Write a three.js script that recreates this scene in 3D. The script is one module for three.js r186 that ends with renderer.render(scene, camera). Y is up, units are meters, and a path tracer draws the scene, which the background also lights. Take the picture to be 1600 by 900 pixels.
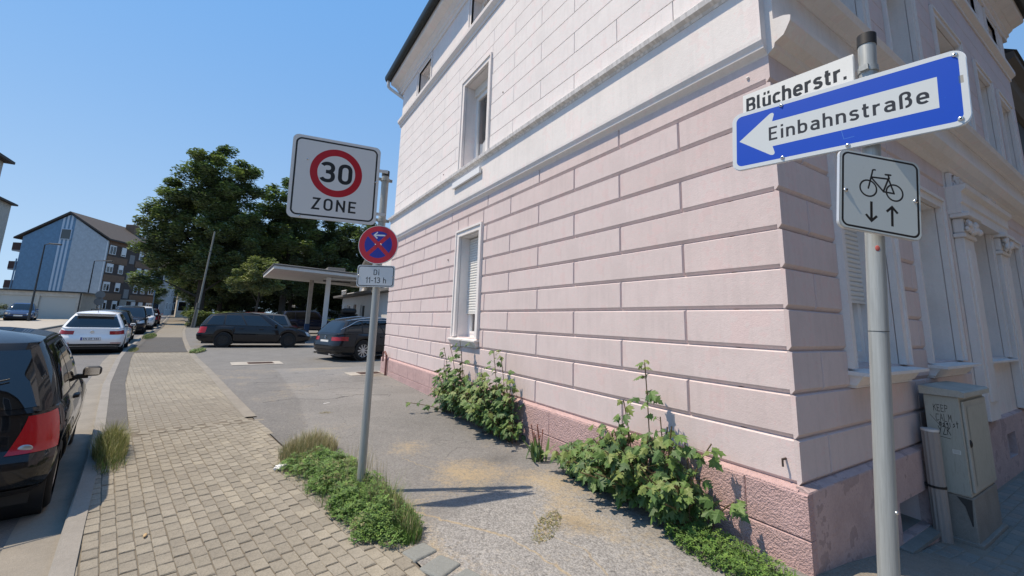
import * as THREE from 'three';
import { mergeGeometries, mergeVertices } from 'three/addons/utils/BufferGeometryUtils.js';
import { RoundedBoxGeometry } from 'three/addons/geometries/RoundedBoxGeometry.js';

// ---------------------------------------------------------------- camera, sky, sun, exposure
const scene = new THREE.Scene();
const camera = new THREE.PerspectiveCamera(69.231, 16 / 9, 0.05, 3000);
const D2R = Math.PI / 180;
camera.rotation.order = 'YXZ';
camera.position.set(0, 1.65, 0);
camera.rotation.set(9.6026 * D2R, -31.6127 * D2R, 1.7411 * D2R);
camera.setViewOffset(1600, 900, 0, 56.08, 1600, 900);
const renderer = new THREE.WebGLRenderer({ antialias: true });
renderer.toneMapping = THREE.LinearToneMapping;
renderer.toneMappingExposure = 1.1;
renderer.shadowMap.enabled = true;

const SUN = new THREE.Vector3(-0.475, 1, -0.2).normalize();
const sun = new THREE.DirectionalLight(0xffedd3, 4.8);
sun.position.copy(SUN).multiplyScalar(120).add(new THREE.Vector3(-2, 0, -30));
sun.target.position.set(-2, 0, -30);
sun.castShadow = true;
Object.assign(sun.shadow.camera, { left: -75, right: 75, top: 75, bottom: -75, near: 1, far: 320 });
sun.shadow.mapSize.set(4096, 4096);
scene.add(sun, sun.target);

{ // a clear summer sky: deep blue overhead, paling towards the horizon and a little towards the sun
  const W = 512, H = 256, a = new Float32Array(W * H * 4);
  for (let j = 0; j < H; j++) {
    const el = ((j + 0.5) / H - 0.5) * Math.PI, y = Math.sin(el), c = Math.cos(el);
    for (let i = 0; i < W; i++) {
      const az = ((i + 0.5) / W - 0.5) * 2 * Math.PI, dx = c * Math.cos(az), dz = c * Math.sin(az);
      const mu = dx * SUN.x + y * SUN.y + dz * SUN.z, h = Math.exp(-Math.max(y, 0) * 3.1), g = 0.9 + 0.2 * mu + 0.5 * Math.pow(Math.max(mu, 0), 24);
      let r = 0.1 + 0.44 * h, gg = 0.315 + 0.41 * h, b = 0.71 + 0.2 * h;
      if (y < 0) { const k = Math.min(1, -y * 6); r = r * (1 - k) + 0.14 * k; gg = gg * (1 - k) + 0.13 * k; b = b * (1 - k) + 0.12 * k; }
      a.set([r * g, gg * g, b * g, 1], (j * W + i) * 4);
    }
  }
  const t = new THREE.DataTexture(a, W, H, THREE.RGBAFormat, THREE.FloatType);
  t.mapping = THREE.EquirectangularReflectionMapping; t.magFilter = THREE.LinearFilter; t.minFilter = THREE.LinearFilter; t.needsUpdate = true;
  scene.background = t; scene.environment = t;
}

// ---------------------------------------------------------------- helpers
let seed = 12345;
const rnd = () => { seed = (seed * 1664525 + 1013904223) >>> 0; return seed / 4294967296; };
const rr = (a, b) => a + (b - a) * rnd();
const reseed = (s) => { seed = s >>> 0; };
const lerp = (a, b, t) => a + (b - a) * t;
const clamp = (x, a = 0, b = 1) => Math.min(b, Math.max(a, x));
const smooth = (a, b, x) => { const t = clamp((x - a) / (b - a)); return t * t * (3 - 2 * t); };
const V3 = (x, y, z) => new THREE.Vector3(x, y, z);
const interp = (pts, x) => { // piecewise linear through [x, y] pairs sorted by x
  if (x <= pts[0][0]) { const [a, b] = [pts[0], pts[1]]; return a[1] + (x - a[0]) * (b[1] - a[1]) / (b[0] - a[0]); }
  for (let i = 1; i < pts.length; i++) if (x <= pts[i][0] || i === pts.length - 1) { const [a, b] = [pts[i - 1], pts[i]]; return a[1] + (x - a[0]) * (b[1] - a[1]) / (b[0] - a[0]); }
};
const hold = (pts, x) => interp(pts, clamp(x, pts[0][0], pts[pts.length - 1][0]));
const used = {};
const numbered = (n) => { const k = used[n] = (used[n] ?? -1) + 1; return k ? n + '_' + String(k).padStart(3, '0') : n; };
function tag(o, label, category, group, kind) { if (label) o.userData.label = label; if (category) o.userData.category = category; if (group) o.userData.group = group; if (kind) o.userData.kind = kind; return o; }
function thing(name, label, category, [x, y, z] = [0, 0, 0], turn = 0, group) {
  const o = new THREE.Group(); o.name = numbered(name); o.position.set(x, y, z); o.rotation.y = turn; scene.add(o);
  return tag(o, label, category, group);
}
function put(parent, name, geo, mat, label) { // a mesh in the parent's own coordinates
  const m = new THREE.Mesh(geo, mat); m.name = name; m.castShadow = m.receiveShadow = true; parent.add(m); if (label) m.userData.label = label; return m;
}
function part(parent, name) { const g = new THREE.Group(); g.name = name; parent.add(g); return g; }
function struct(name, geo, mat) { const m = put(scene, numbered(name), geo, mat); m.userData.kind = 'structure'; return m; }
function lone(name, geo, mat, label, category, group, kind) { return tag(put(scene, numbered(name), geo, mat), label, category, group, kind); }
function dup(o, label, [x, y, z], turn = 0) { const r = o.clone(); r.name = numbered(o.name.replace(/_\d\d\d$/, '')); r.userData = { ...o.userData }; if (label) r.userData.label = label; scene.add(r); r.position.set(x, y, z); r.rotation.y = turn; return r; }
const merge = (gs) => mergeGeometries(gs.map((g) => { const n = g.index ? g.toNonIndexed() : g; for (const k of Object.keys(n.attributes)) if (!['position', 'normal', 'uv'].includes(k)) n.deleteAttribute(k); if (!n.attributes.uv) n.setAttribute('uv', new THREE.BufferAttribute(new Float32Array(n.attributes.position.count * 2), 2)); return n; }));
function boxUV(g, du = 0, dv = 0) { // uv in metres from position, by the way each face points
  if (g.index) g = g.toNonIndexed();
  const p = g.attributes.position, n = g.attributes.normal, uv = new Float32Array(p.count * 2);
  for (let i = 0; i < p.count; i += 3) {
    let ax = 0, ay = 0, az = 0; for (let k = 0; k < 3; k++) { ax += Math.abs(n.getX(i + k)); ay += Math.abs(n.getY(i + k)); az += Math.abs(n.getZ(i + k)); }
    for (let k = 0; k < 3; k++) {
      const x = p.getX(i + k), y = p.getY(i + k), z = p.getZ(i + k);
      const [u, v] = ay >= ax && ay >= az ? [x, z] : ax >= az ? [z, y] : [x, y];
      uv[(i + k) * 2] = u + du; uv[(i + k) * 2 + 1] = v + dv;
    }
  }
  g.setAttribute('uv', new THREE.BufferAttribute(uv, 2)); return g;
}
const box = (x0, x1, y0, y1, z0, z1) => boxUV(new THREE.BoxGeometry(Math.abs(x1 - x0), Math.abs(y1 - y0), Math.abs(z1 - z0)).translate((x0 + x1) / 2, (y0 + y1) / 2, (z0 + z1) / 2));
const rbox = (x0, x1, y0, y1, z0, z1, r = 0.01) => boxUV(new RoundedBoxGeometry(Math.abs(x1 - x0), Math.abs(y1 - y0), Math.abs(z1 - z0), 1, Math.min(r, Math.abs(x1 - x0) / 2.1, Math.abs(y1 - y0) / 2.1, Math.abs(z1 - z0) / 2.1)).translate((x0 + x1) / 2, (y0 + y1) / 2, (z0 + z1) / 2));
function tube(pts, r, seg = 8, n = 0) { const c = new THREE.CatmullRomCurve3(pts.map((p) => p.isVector3 ? p : V3(...p)), false, 'catmullrom', 0.3); return new THREE.TubeGeometry(c, n || Math.max(2, pts.length * 3), r, seg, false); }
function rod(a, b, r0, r1 = r0, seg = 10) { a = V3(...a); b = V3(...b); const d = b.clone().sub(a), g = new THREE.CylinderGeometry(r1, r0, d.length(), seg, 1); g.applyQuaternion(new THREE.Quaternion().setFromUnitVectors(V3(0, 1, 0), d.clone().normalize())); const m = a.add(b).multiplyScalar(0.5); return g.translate(m.x, m.y, m.z); }
function prism(profile, u0, u1) { // profile [[w, v], ...] swept along u: coordinates (u, v, w), flat normals
  const pos = [], nrm = [], n = profile.length;
  let area = 0; for (let i = 0; i < n; i++) { const [a, b] = profile[i], [c, d] = profile[(i + 1) % n]; area += a * d - c * b; }
  const P = area > 0 ? profile : profile.slice().reverse();
  for (let i = 0; i < n; i++) {
    const [w0, v0] = P[i], [w1, v1] = P[(i + 1) % n], nx = v1 - v0, ny = -(w1 - w0), l = Math.hypot(nx, ny) || 1;
    for (const [u, v, w] of [[u0, v0, w0], [u1, v1, w1], [u0, v1, w1], [u0, v0, w0], [u1, v0, w0], [u1, v1, w1]]) { pos.push(u, v, w); nrm.push(0, ny / l, nx / l); }
  }
  const tri = THREE.ShapeUtils.triangulateShape(P.map(([w, v]) => new THREE.Vector2(w, v)), []);
  for (const t of tri) { for (const k of [t[0], t[2], t[1]]) { pos.push(u1, P[k][1], P[k][0]); nrm.push(1, 0, 0); } for (const k of t) { pos.push(u0, P[k][1], P[k][0]); nrm.push(-1, 0, 0); } }
  const g = new THREE.BufferGeometry(); g.setAttribute('position', new THREE.Float32BufferAttribute(pos, 3)); g.setAttribute('normal', new THREE.Float32BufferAttribute(nrm, 3));
  return boxUV(g);
}
function plate(w, h, r, t) { // a thin rounded rectangle in xy, front at z = 0, thickness behind
  const s = new THREE.Shape(), x = -w / 2, y = -h / 2;
  s.moveTo(x + r, y); s.lineTo(x + w - r, y); s.absarc(x + w - r, y + r, r, -Math.PI / 2, 0); s.lineTo(x + w, y + h - r); s.absarc(x + w - r, y + h - r, r, 0, Math.PI / 2);
  s.lineTo(x + r, y + h); s.absarc(x + r, y + h - r, r, Math.PI / 2, Math.PI); s.lineTo(x, y + r); s.absarc(x + r, y + r, r, Math.PI, Math.PI * 1.5);
  return t ? new THREE.ExtrudeGeometry(s, { depth: t, bevelEnabled: false, curveSegments: 6 }).translate(0, 0, -t) : (() => { const g = new THREE.ShapeGeometry(s, 8), uv = g.attributes.uv; for (let i = 0; i < uv.count; i++) uv.setXY(i, uv.getX(i) / w + 0.5, uv.getY(i) / h + 0.5); return g; })();
}

// ---------------------------------------------------------------- ground heights and street lines (from the photograph)
const gy = (z) => { const t = clamp(-z - 4, -4, 126); return 0.0105 * (t > 4 ? t : (t + 4) * (t + 4) / 16); };
const drop = (x, z) => 0.27 * smooth(3.3, 6.0, x) * smooth(-7, -2.2, z);
const kerbPts = [[-140, -17.5], [-70, -9.2], [-46, -6.4], [-36.9, -5.5], [-28.4, -4.66], [-21.3, -3.88], [-18.3, -3.46], [-12.5, -2.5], [-7.83, -1.58], [-6.75, -1.37], [-4.62, -1.0], [-3.96, -0.88], [0, -0.1], [8, 1.5]];
const kerbX = (z) => interp(kerbPts, z);
const pavPts = [[-140, -15.2], [-70, -7.1], [-46, -4.5], [-37.5, -3.72], [-28.6, -2.73], [-22, -1.9], [-17.9, -1.3], [-14.5, -0.73], [-10.85, -0.16], [-8.16, 0.27], [-5.63, 0.72], [-3.79, 1.13], [-2.92, 1.24], [0, 1.5], [8, 2.2]];
const pavX = (z) => interp(pavPts, z);
const leftX = (z) => interp([[-140, -27], [-54, -13.4], [-45.8, -12], [-30.5, -10.1], [0, -6.4], [10, -5.2]], z);
const zlist = (z0, z1) => { const s = new Set([z0, z1]); for (let z = Math.ceil(z1); z <= z0; z += z > -12 ? 0.5 : z > -40 ? 1 : 4) if (z > z1 && z < z0) s.add(z); for (const p of [...kerbPts, ...pavPts]) if (p[0] > z1 && p[0] < z0) s.add(p[0]); return [...s].sort((a, b) => b - a); };
function strip(z0, z1, xl, xr, off, nx = 1) { // a ground sheet between two lines, z0 near, z1 far
  const zs = zlist(z0, z1), pos = [], uv = [], idx = [];
  for (const z of zs) for (let i = 0; i <= nx; i++) { const x = lerp(xl(z), xr(z), i / nx); pos.push(x, gy(z) - drop(x, z) + off, z); uv.push(x, -z); }
  for (let j = 0; j < zs.length - 1; j++) for (let i = 0; i < nx; i++) { const a = j * (nx + 1) + i, b = a + nx + 1; idx.push(a, a + 1, b, a + 1, b + 1, b); }
  const g = new THREE.BufferGeometry(); g.setAttribute('position', new THREE.Float32BufferAttribute(pos, 3)); g.setAttribute('uv', new THREE.Float32BufferAttribute(uv, 2)); g.setIndex(idx); g.computeVertexNormals(); return g;
}
function ribbon(z0, z1, xl, xr, y0, y1) { // a raised strip (a kerb): top and both faces
  const zs = zlist(z0, z1), pos = [], uv = [], idx = [];
  for (const z of zs) { const a = xl(z), b = xr(z), g = gy(z); for (const [x, y] of [[a, y0], [a, y1 - 0.012], [a + 0.012, y1], [b, y1], [b, y0]]) { pos.push(x, g + y, z); uv.push(x + y, -z); } }
  for (let j = 0; j < zs.length - 1; j++) for (let i = 0; i < 4; i++) { const a = j * 5 + i, b = a + 5; idx.push(a, a + 1, b, a + 1, b + 1, b); }
  const g = new THREE.BufferGeometry(); g.setAttribute('position', new THREE.Float32BufferAttribute(pos, 3)); g.setAttribute('uv', new THREE.Float32BufferAttribute(uv, 2)); g.setIndex(idx);
  const f = g.toNonIndexed(); f.computeVertexNormals(); return f;
}

// ---------------------------------------------------------------- procedural textures
function lattice(n, s) { const a = new Float32Array(n * n); let k = s >>> 0; for (let i = 0; i < n * n; i++) { k = (k * 1664525 + 1013904223) >>> 0; a[i] = (k >>> 8) / 16777216; } return a; }
function tnoise(N, cells, s) { // tileable value noise, N x N
  const L = lattice(cells, s), o = new Float32Array(N * N), st = cells / N;
  for (let y = 0; y < N; y++) { const fy = y * st, y0 = Math.floor(fy), ty = fy - y0, sy = ty * ty * (3 - 2 * ty), r0 = (y0 % cells) * cells, r1 = ((y0 + 1) % cells) * cells;
    for (let x = 0; x < N; x++) { const fx = x * st, x0 = Math.floor(fx), tx = fx - x0, sx = tx * tx * (3 - 2 * tx), c0 = x0 % cells, c1 = (x0 + 1) % cells;
      o[y * N + x] = (L[r0 + c0] * (1 - sx) + L[r0 + c1] * sx) * (1 - sy) + (L[r1 + c0] * (1 - sx) + L[r1 + c1] * sx) * sy; } }
  return o;
}
function fbm(N, octs, s) { const o = new Float32Array(N * N); let tot = 0; octs.forEach(([c, w], i) => { const t = tnoise(N, c, s + i * 977); for (let k = 0; k < o.length; k++) o[k] += t[k] * w; tot += w; }); for (let k = 0; k < o.length; k++) o[k] /= tot; return o; }
function tex(N, f, { srgb = false, rep = 1, M = N } = {}) { // f(i, x, y) -> grey or [r, g, b], 0..1
  const a = new Uint8Array(N * M * 4);
  for (let i = 0; i < N * M; i++) { const c = f(i, i % N, Math.floor(i / N)), q = Array.isArray(c) ? c : [c, c, c]; for (let k = 0; k < 3; k++) a[i * 4 + k] = clamp(q[k]) * 255; a[i * 4 + 3] = 255; }
  const t = new THREE.DataTexture(a, N, M); t.wrapS = t.wrapT = THREE.RepeatWrapping; t.magFilter = THREE.LinearFilter; t.minFilter = THREE.LinearMipmapLinearFilter; t.generateMipmaps = true;
  if (srgb) t.colorSpace = THREE.SRGBColorSpace; t.repeat.set(rep, rep); t.needsUpdate = true; return t;
}
const again = (t, r) => { const c = t.clone(); c.repeat.set(r, r); c.needsUpdate = true; return c; };
const N5 = 512;
const nFine = fbm(N5, [[256, 1], [128, 0.7], [64, 0.5]], 11), nMid = fbm(N5, [[8, 1], [16, 0.7], [32, 0.5], [64, 0.35], [128, 0.2]], 23), nBig = fbm(N5, [[3, 1], [6, 0.6], [12, 0.4]], 37), nGrain = fbm(N5, [[512, 1], [256, 0.5]], 53), nStreak = (() => { const a = tnoise(N5, 64, 71), b = tnoise(N5, 8, 73), o = new Float32Array(N5 * N5); for (let y = 0; y < N5; y++) for (let x = 0; x < N5; x++) o[y * N5 + x] = a[(Math.floor(y / 16) % N5) * N5 + x] * 0.7 + b[y * N5 + x] * 0.3; return o; })();
const bandMul = (i, k) => 1 + k * (nMid[i] - 0.5) + k * 0.6 * (nFine[i] - 0.5) + k * 0.8 * (nBig[i] - 0.5);
const tPlaster = tex(N5, (i) => { const m = bandMul(i, 0.16), s = nStreak[i] > 0.62 ? 0.97 : 1, d = nMid[i] > 0.61 ? 0.95 : nFine[i] > 0.72 ? 0.92 : 1; return [0.93 * m * s, 0.925 * m * s * d, 0.92 * m * s * d]; }, { rep: 0.4 });
const tPlasterB = tex(N5, (i) => 0.5 + 0.6 * (nFine[i] - 0.5) + 0.5 * (nMid[i] - 0.5), { rep: 1.1 });
const fbmTool = fbm(N5, [[40, 1], [80, 0.9], [20, 0.4]], 91);
const tStoneB = tex(N5, (i) => clamp(0.5 + 1.3 * (fbmTool[i] - 0.5) + 0.5 * (nFine[i] - 0.5)), { rep: 0.9 });
const tStone = tex(N5, (i) => { const m = bandMul(i, 0.25) * (0.86 + 0.28 * fbmTool[i]); return [0.9 * m, 0.88 * m, 0.87 * m]; }, { rep: 0.5 });
const tDrip = tex(N5, (i, x, y) => { const s = nStreak[(y % N5) * N5 + x], m = bandMul(i, 0.12) * (s > 0.56 ? 0.80 : s > 0.47 ? 0.92 : 1) * (nFine[i] > 0.62 ? 0.93 : 1); return [0.95 * m, 0.955 * m, 0.95 * m]; }, { rep: 0.8 });
const tStain = tex(N5, (i) => { const m = bandMul(i, 0.4), d = nMid[i] > 0.58 ? 0.72 : nFine[i] > 0.66 ? 0.85 : 1; return [0.92 * m * d, 0.91 * m * d, 0.9 * m * d]; }, { rep: 0.45 });
const tAsph = tex(N5, (i) => { const g = 0.72 + 0.45 * (nGrain[i] - 0.5) + 0.25 * (nMid[i] - 0.5) + (nFine[i] > 0.68 ? 0.16 : 0); return [g, g * 0.99, g * 0.97]; }, { rep: 0.5 });
const tAsphB = tex(N5, (i) => 0.5 + 0.9 * (nGrain[i] - 0.5) + 0.3 * (nFine[i] - 0.5), { rep: 0.8 });
const tConc = tex(N5, (i) => { const m = bandMul(i, 0.3) * (0.9 + 0.25 * (nGrain[i] - 0.3)); return [0.9 * m, 0.89 * m, 0.86 * m]; }, { rep: 0.7 });
const tPaver = tex(N5, (i) => { const m = 0.82 + 0.5 * (nGrain[i] - 0.5) + 0.5 * (nMid[i] - 0.5) + 0.5 * (nFine[i] - 0.5), d = nFine[i] > 0.66 ? 0.8 : 1; return [m * d, m * 0.985 * d, m * 0.95 * d]; }, { rep: 0.9 });
const tZinc = tex(N5, (i) => { const m = 0.85 + 0.35 * (nMid[i] - 0.5) + 0.2 * (nStreak[i] - 0.5); return [m, m, m]; }, { rep: 3 });
const tRough = tex(N5, (i) => 0.6 + 0.5 * (nMid[i] - 0.5), { rep: 2 });
const tLeaf = tex(256, (i, x, y) => { const u = x / 256 - 0.5, v = y / 256, vein = Math.abs(u) < 0.015 || Math.abs(Math.abs(u) - (v - 0.15) * 0.55) < 0.012 ? 1.25 : 1, m = (0.85 + 0.3 * (nMid[(y * 2) * N5 + x * 2] - 0.5)) * vein; return [m, m, m]; });

const lin = (r, g, b) => new THREE.Color().setRGB(r, g, b);
const mat = (c, o = {}) => new THREE.MeshStandardMaterial({ color: Array.isArray(c) ? lin(...c) : c, roughness: 0.85, metalness: 0, ...o });
const phys = (c, o = {}) => new THREE.MeshPhysicalMaterial({ color: Array.isArray(c) ? lin(...c) : c, ...o });
const plasterO = { map: tPlaster, bumpMap: tPlasterB, bumpScale: 0.0022, roughness: 0.9 };
const M = {
  pink: [0, 1, 2, 3].map((k) => mat([[0.69, 0.59, 0.582], [0.70, 0.605, 0.6], [0.675, 0.575, 0.566], [0.69, 0.598, 0.592]][k], plasterO)),
  pinkCore: mat([0.69, 0.59, 0.582], plasterO),
  lilac: [0, 1, 2].map((k) => mat([[0.83, 0.795, 0.79], [0.815, 0.782, 0.778], [0.835, 0.803, 0.796]][k], plasterO)),
  lilacCore: mat([0.83, 0.795, 0.79], plasterO),
  cream: mat([0.83, 0.80, 0.785], plasterO),
  trim: mat([0.80, 0.775, 0.76], plasterO),
  weathered: mat([0.83, 0.80, 0.785], { map: tDrip, bumpMap: tPlasterB, bumpScale: 0.002, roughness: 0.9 }),
  plinth: [0, 1].map((k) => mat([[0.58, 0.415, 0.41], [0.555, 0.395, 0.395]][k], { map: tStone, bumpMap: again(tStoneB, 2.2), bumpScale: 0.009, roughness: 0.95 })),
  plinthB: mat([0.56, 0.43, 0.425], { map: tStain, bumpMap: tStoneB, bumpScale: 0.004, roughness: 0.95 }),
  whitePvc: mat([0.80, 0.80, 0.79], { roughness: 0.35 }),
  shutter: mat([0.70, 0.70, 0.68], { roughness: 0.5 }),
  glass: phys([1, 1, 1], { roughness: 0.02, transmission: 1, thickness: 0, ior: 1.5 }),
  curtain: mat([0.75, 0.75, 0.74], { roughness: 1 }),
  room: mat([0.05, 0.048, 0.045]),
  slate: mat([0.018, 0.02, 0.021], { roughness: 0.55 }),
  gutter: mat([0.012, 0.016, 0.016], { roughness: 0.45 }),
  zincPipe: mat([0.62, 0.62, 0.62], { roughness: 0.5, metalness: 0.2 }),
  zinc: mat([0.42, 0.445, 0.44], { map: tZinc, roughness: 0.5, metalness: 0.3 }),
  alu: mat([0.72, 0.73, 0.73], { roughness: 0.4, metalness: 0.5 }),
  capBlack: mat([0.012, 0.012, 0.013], { roughness: 0.6 }),
  bolt: mat([0.7, 0.7, 0.7], { roughness: 0.25, metalness: 0.9 }),
  asph: mat([0.155, 0.15, 0.143], { map: tAsph, bumpMap: tAsphB, bumpScale: 0.006, roughness: 0.95 }),
  road: mat([0.21, 0.205, 0.2], { map: tAsph, bumpMap: tAsphB, bumpScale: 0.004, roughness: 0.93 }),
  dark: mat([0.12, 0.118, 0.115], { map: tAsph, bumpMap: tAsphB, bumpScale: 0.004, roughness: 0.95 }),
  conc: mat([0.29, 0.268, 0.235], { map: tConc, bumpMap: tAsphB, bumpScale: 0.003, roughness: 0.95 }),
  concLight: mat([0.47, 0.44, 0.395], { map: tConc, bumpMap: tAsphB, bumpScale: 0.003, roughness: 0.95 }),
  kerb: mat([0.30, 0.285, 0.265], { map: tConc, bumpMap: tAsphB, bumpScale: 0.003, roughness: 0.95 }),
  granite: mat([0.26, 0.275, 0.27], { map: tConc, bumpMap: tAsphB, bumpScale: 0.004, roughness: 0.9 }),
  pavers: [[0.315, 0.29, 0.242], [0.295, 0.272, 0.228], [0.335, 0.31, 0.262], [0.275, 0.253, 0.213], [0.36, 0.33, 0.272], [0.305, 0.28, 0.235]].map((c) => mat(c, { map: tPaver, bumpMap: tAsphB, bumpScale: 0.003, roughness: 0.95 })),
  joint: mat([0.19, 0.165, 0.13], { map: tConc, roughness: 1 }),
  sandJoint: mat([0.27, 0.245, 0.205], { map: tConc, bumpMap: tAsphB, bumpScale: 0.003, roughness: 1 }),
  rust: mat([0.16, 0.105, 0.085], { map: tConc, bumpMap: tStoneB, bumpScale: 0.006, roughness: 0.8, metalness: 0.2 }),
  white: mat([0.74, 0.74, 0.72], { roughness: 0.8 }),
  tyre: mat([0.012, 0.012, 0.012], { roughness: 0.85 }),
  rim: mat([0.55, 0.56, 0.57], { roughness: 0.3, metalness: 0.85 }),
  rimDark: mat([0.03, 0.03, 0.032], { roughness: 0.4, metalness: 0.6 }),
  plastic: mat([0.014, 0.014, 0.015], { roughness: 0.55 }),
  carGlass: phys([0.008, 0.009, 0.01], { roughness: 0.03, ior: 1.75 }),
  red: phys([0.3, 0.003, 0.007], { roughness: 0.25, clearcoat: 0.3, clearcoatRoughness: 0.05 }),
  redLens: phys([0.42, 0.005, 0.012], { roughness: 0.22, clearcoat: 0.3, clearcoatRoughness: 0.03 }),
  clearLens: phys([0.38, 0.39, 0.4], { roughness: 0.15, clearcoat: 0.6, metalness: 0.4 }),
  chrome: mat([0.75, 0.76, 0.77], { roughness: 0.12, metalness: 1 }),
  bark: mat([0.085, 0.07, 0.055], { map: tStone, bumpMap: tStoneB, bumpScale: 0.03, roughness: 1 }),
};
const paint = (r, g, b) => phys([r, g, b], { roughness: 0.6, specularIntensity: 0.15, clearcoat: 0.9, clearcoatRoughness: 0.03 });

// ---------------------------------------------------------------- ground, road, pavement
{ // one sheet to the horizon
  const xs = [-900, -300, -120, -60, -30, -14, -7, 0, 2, 3, 3.4, 3.8, 4.2, 4.6, 5, 5.5, 6, 8, 14, 30, 60, 140, 320, 900], zs = [700, 100, 30, 10, 4, 1, 0, -0.5, -1, -1.5, -2, -2.5, -3, -4, -5, -6, -7, -8, -10, -16, -24, -40, -60, -90, -129.9, -131, -250, -500, -900];
  const pos = [], uv = [], idx = [];
  for (const z of zs) for (const x of xs) { pos.push(x, gy(z) - drop(x, z) - 0.11, z); uv.push(x, -z); }
  for (let j = 0; j < zs.length - 1; j++) for (let i = 0; i < xs.length - 1; i++) { const a = j * xs.length + i, b = a + xs.length; idx.push(a, a + 1, b, a + 1, b + 1, b); }
  const g = new THREE.BufferGeometry(); g.setAttribute('position', new THREE.Float32BufferAttribute(pos, 3)); g.setAttribute('uv', new THREE.Float32BufferAttribute(uv, 2)); g.setIndex(idx); g.computeVertexNormals();
  struct('ground', g, M.asph);
}
struct('road', strip(8, -138, leftX, (z) => kerbX(z) - 0.28, -0.09, 2), M.road);
struct('gutter_strip', strip(8, -60, (z) => kerbX(z) - 0.3, (z) => kerbX(z), -0.085), M.conc);
struct('kerb', ribbon(8, -110, kerbX, (z) => kerbX(z) + 0.12, -0.1, 0.01), M.kerb);
struct('asphalt_edge_strip', strip(-7.9, -110, (z) => kerbX(z) + 0.12, (z) => kerbX(z) + 0.36, 0.006), M.asph);
struct('pavement_edging', ribbon(-8.1, -60, (z) => pavX(z) - 0.16, pavX, -0.1, 0.012), M.conc);
struct('left_kerb', ribbon(8, -110, (z) => leftX(z) - 0.16, leftX, -0.1, 0.03), M.granite);
struct('left_pavement', strip(8, -110, (z) => leftX(z) - 2.6, (z) => leftX(z) - 0.15, 0.022), M.concLight);
struct('garage_forecourt', strip(-38, -66, (z) => leftX(z) - 24, (z) => leftX(z) - 2.58, 0.018), M.concLight);
// shaded crossing lines on the far side of the road
for (const [za, zb, dx] of [[-29, -42, 2.1], [-31, -44, 2.9]]) struct('road_marking', strip(za, zb, (z) => leftX(z) + dx + (z + 30) * 0.12, (z) => leftX(z) + dx + 0.13 + (z + 30) * 0.12, -0.084), M.white);

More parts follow.
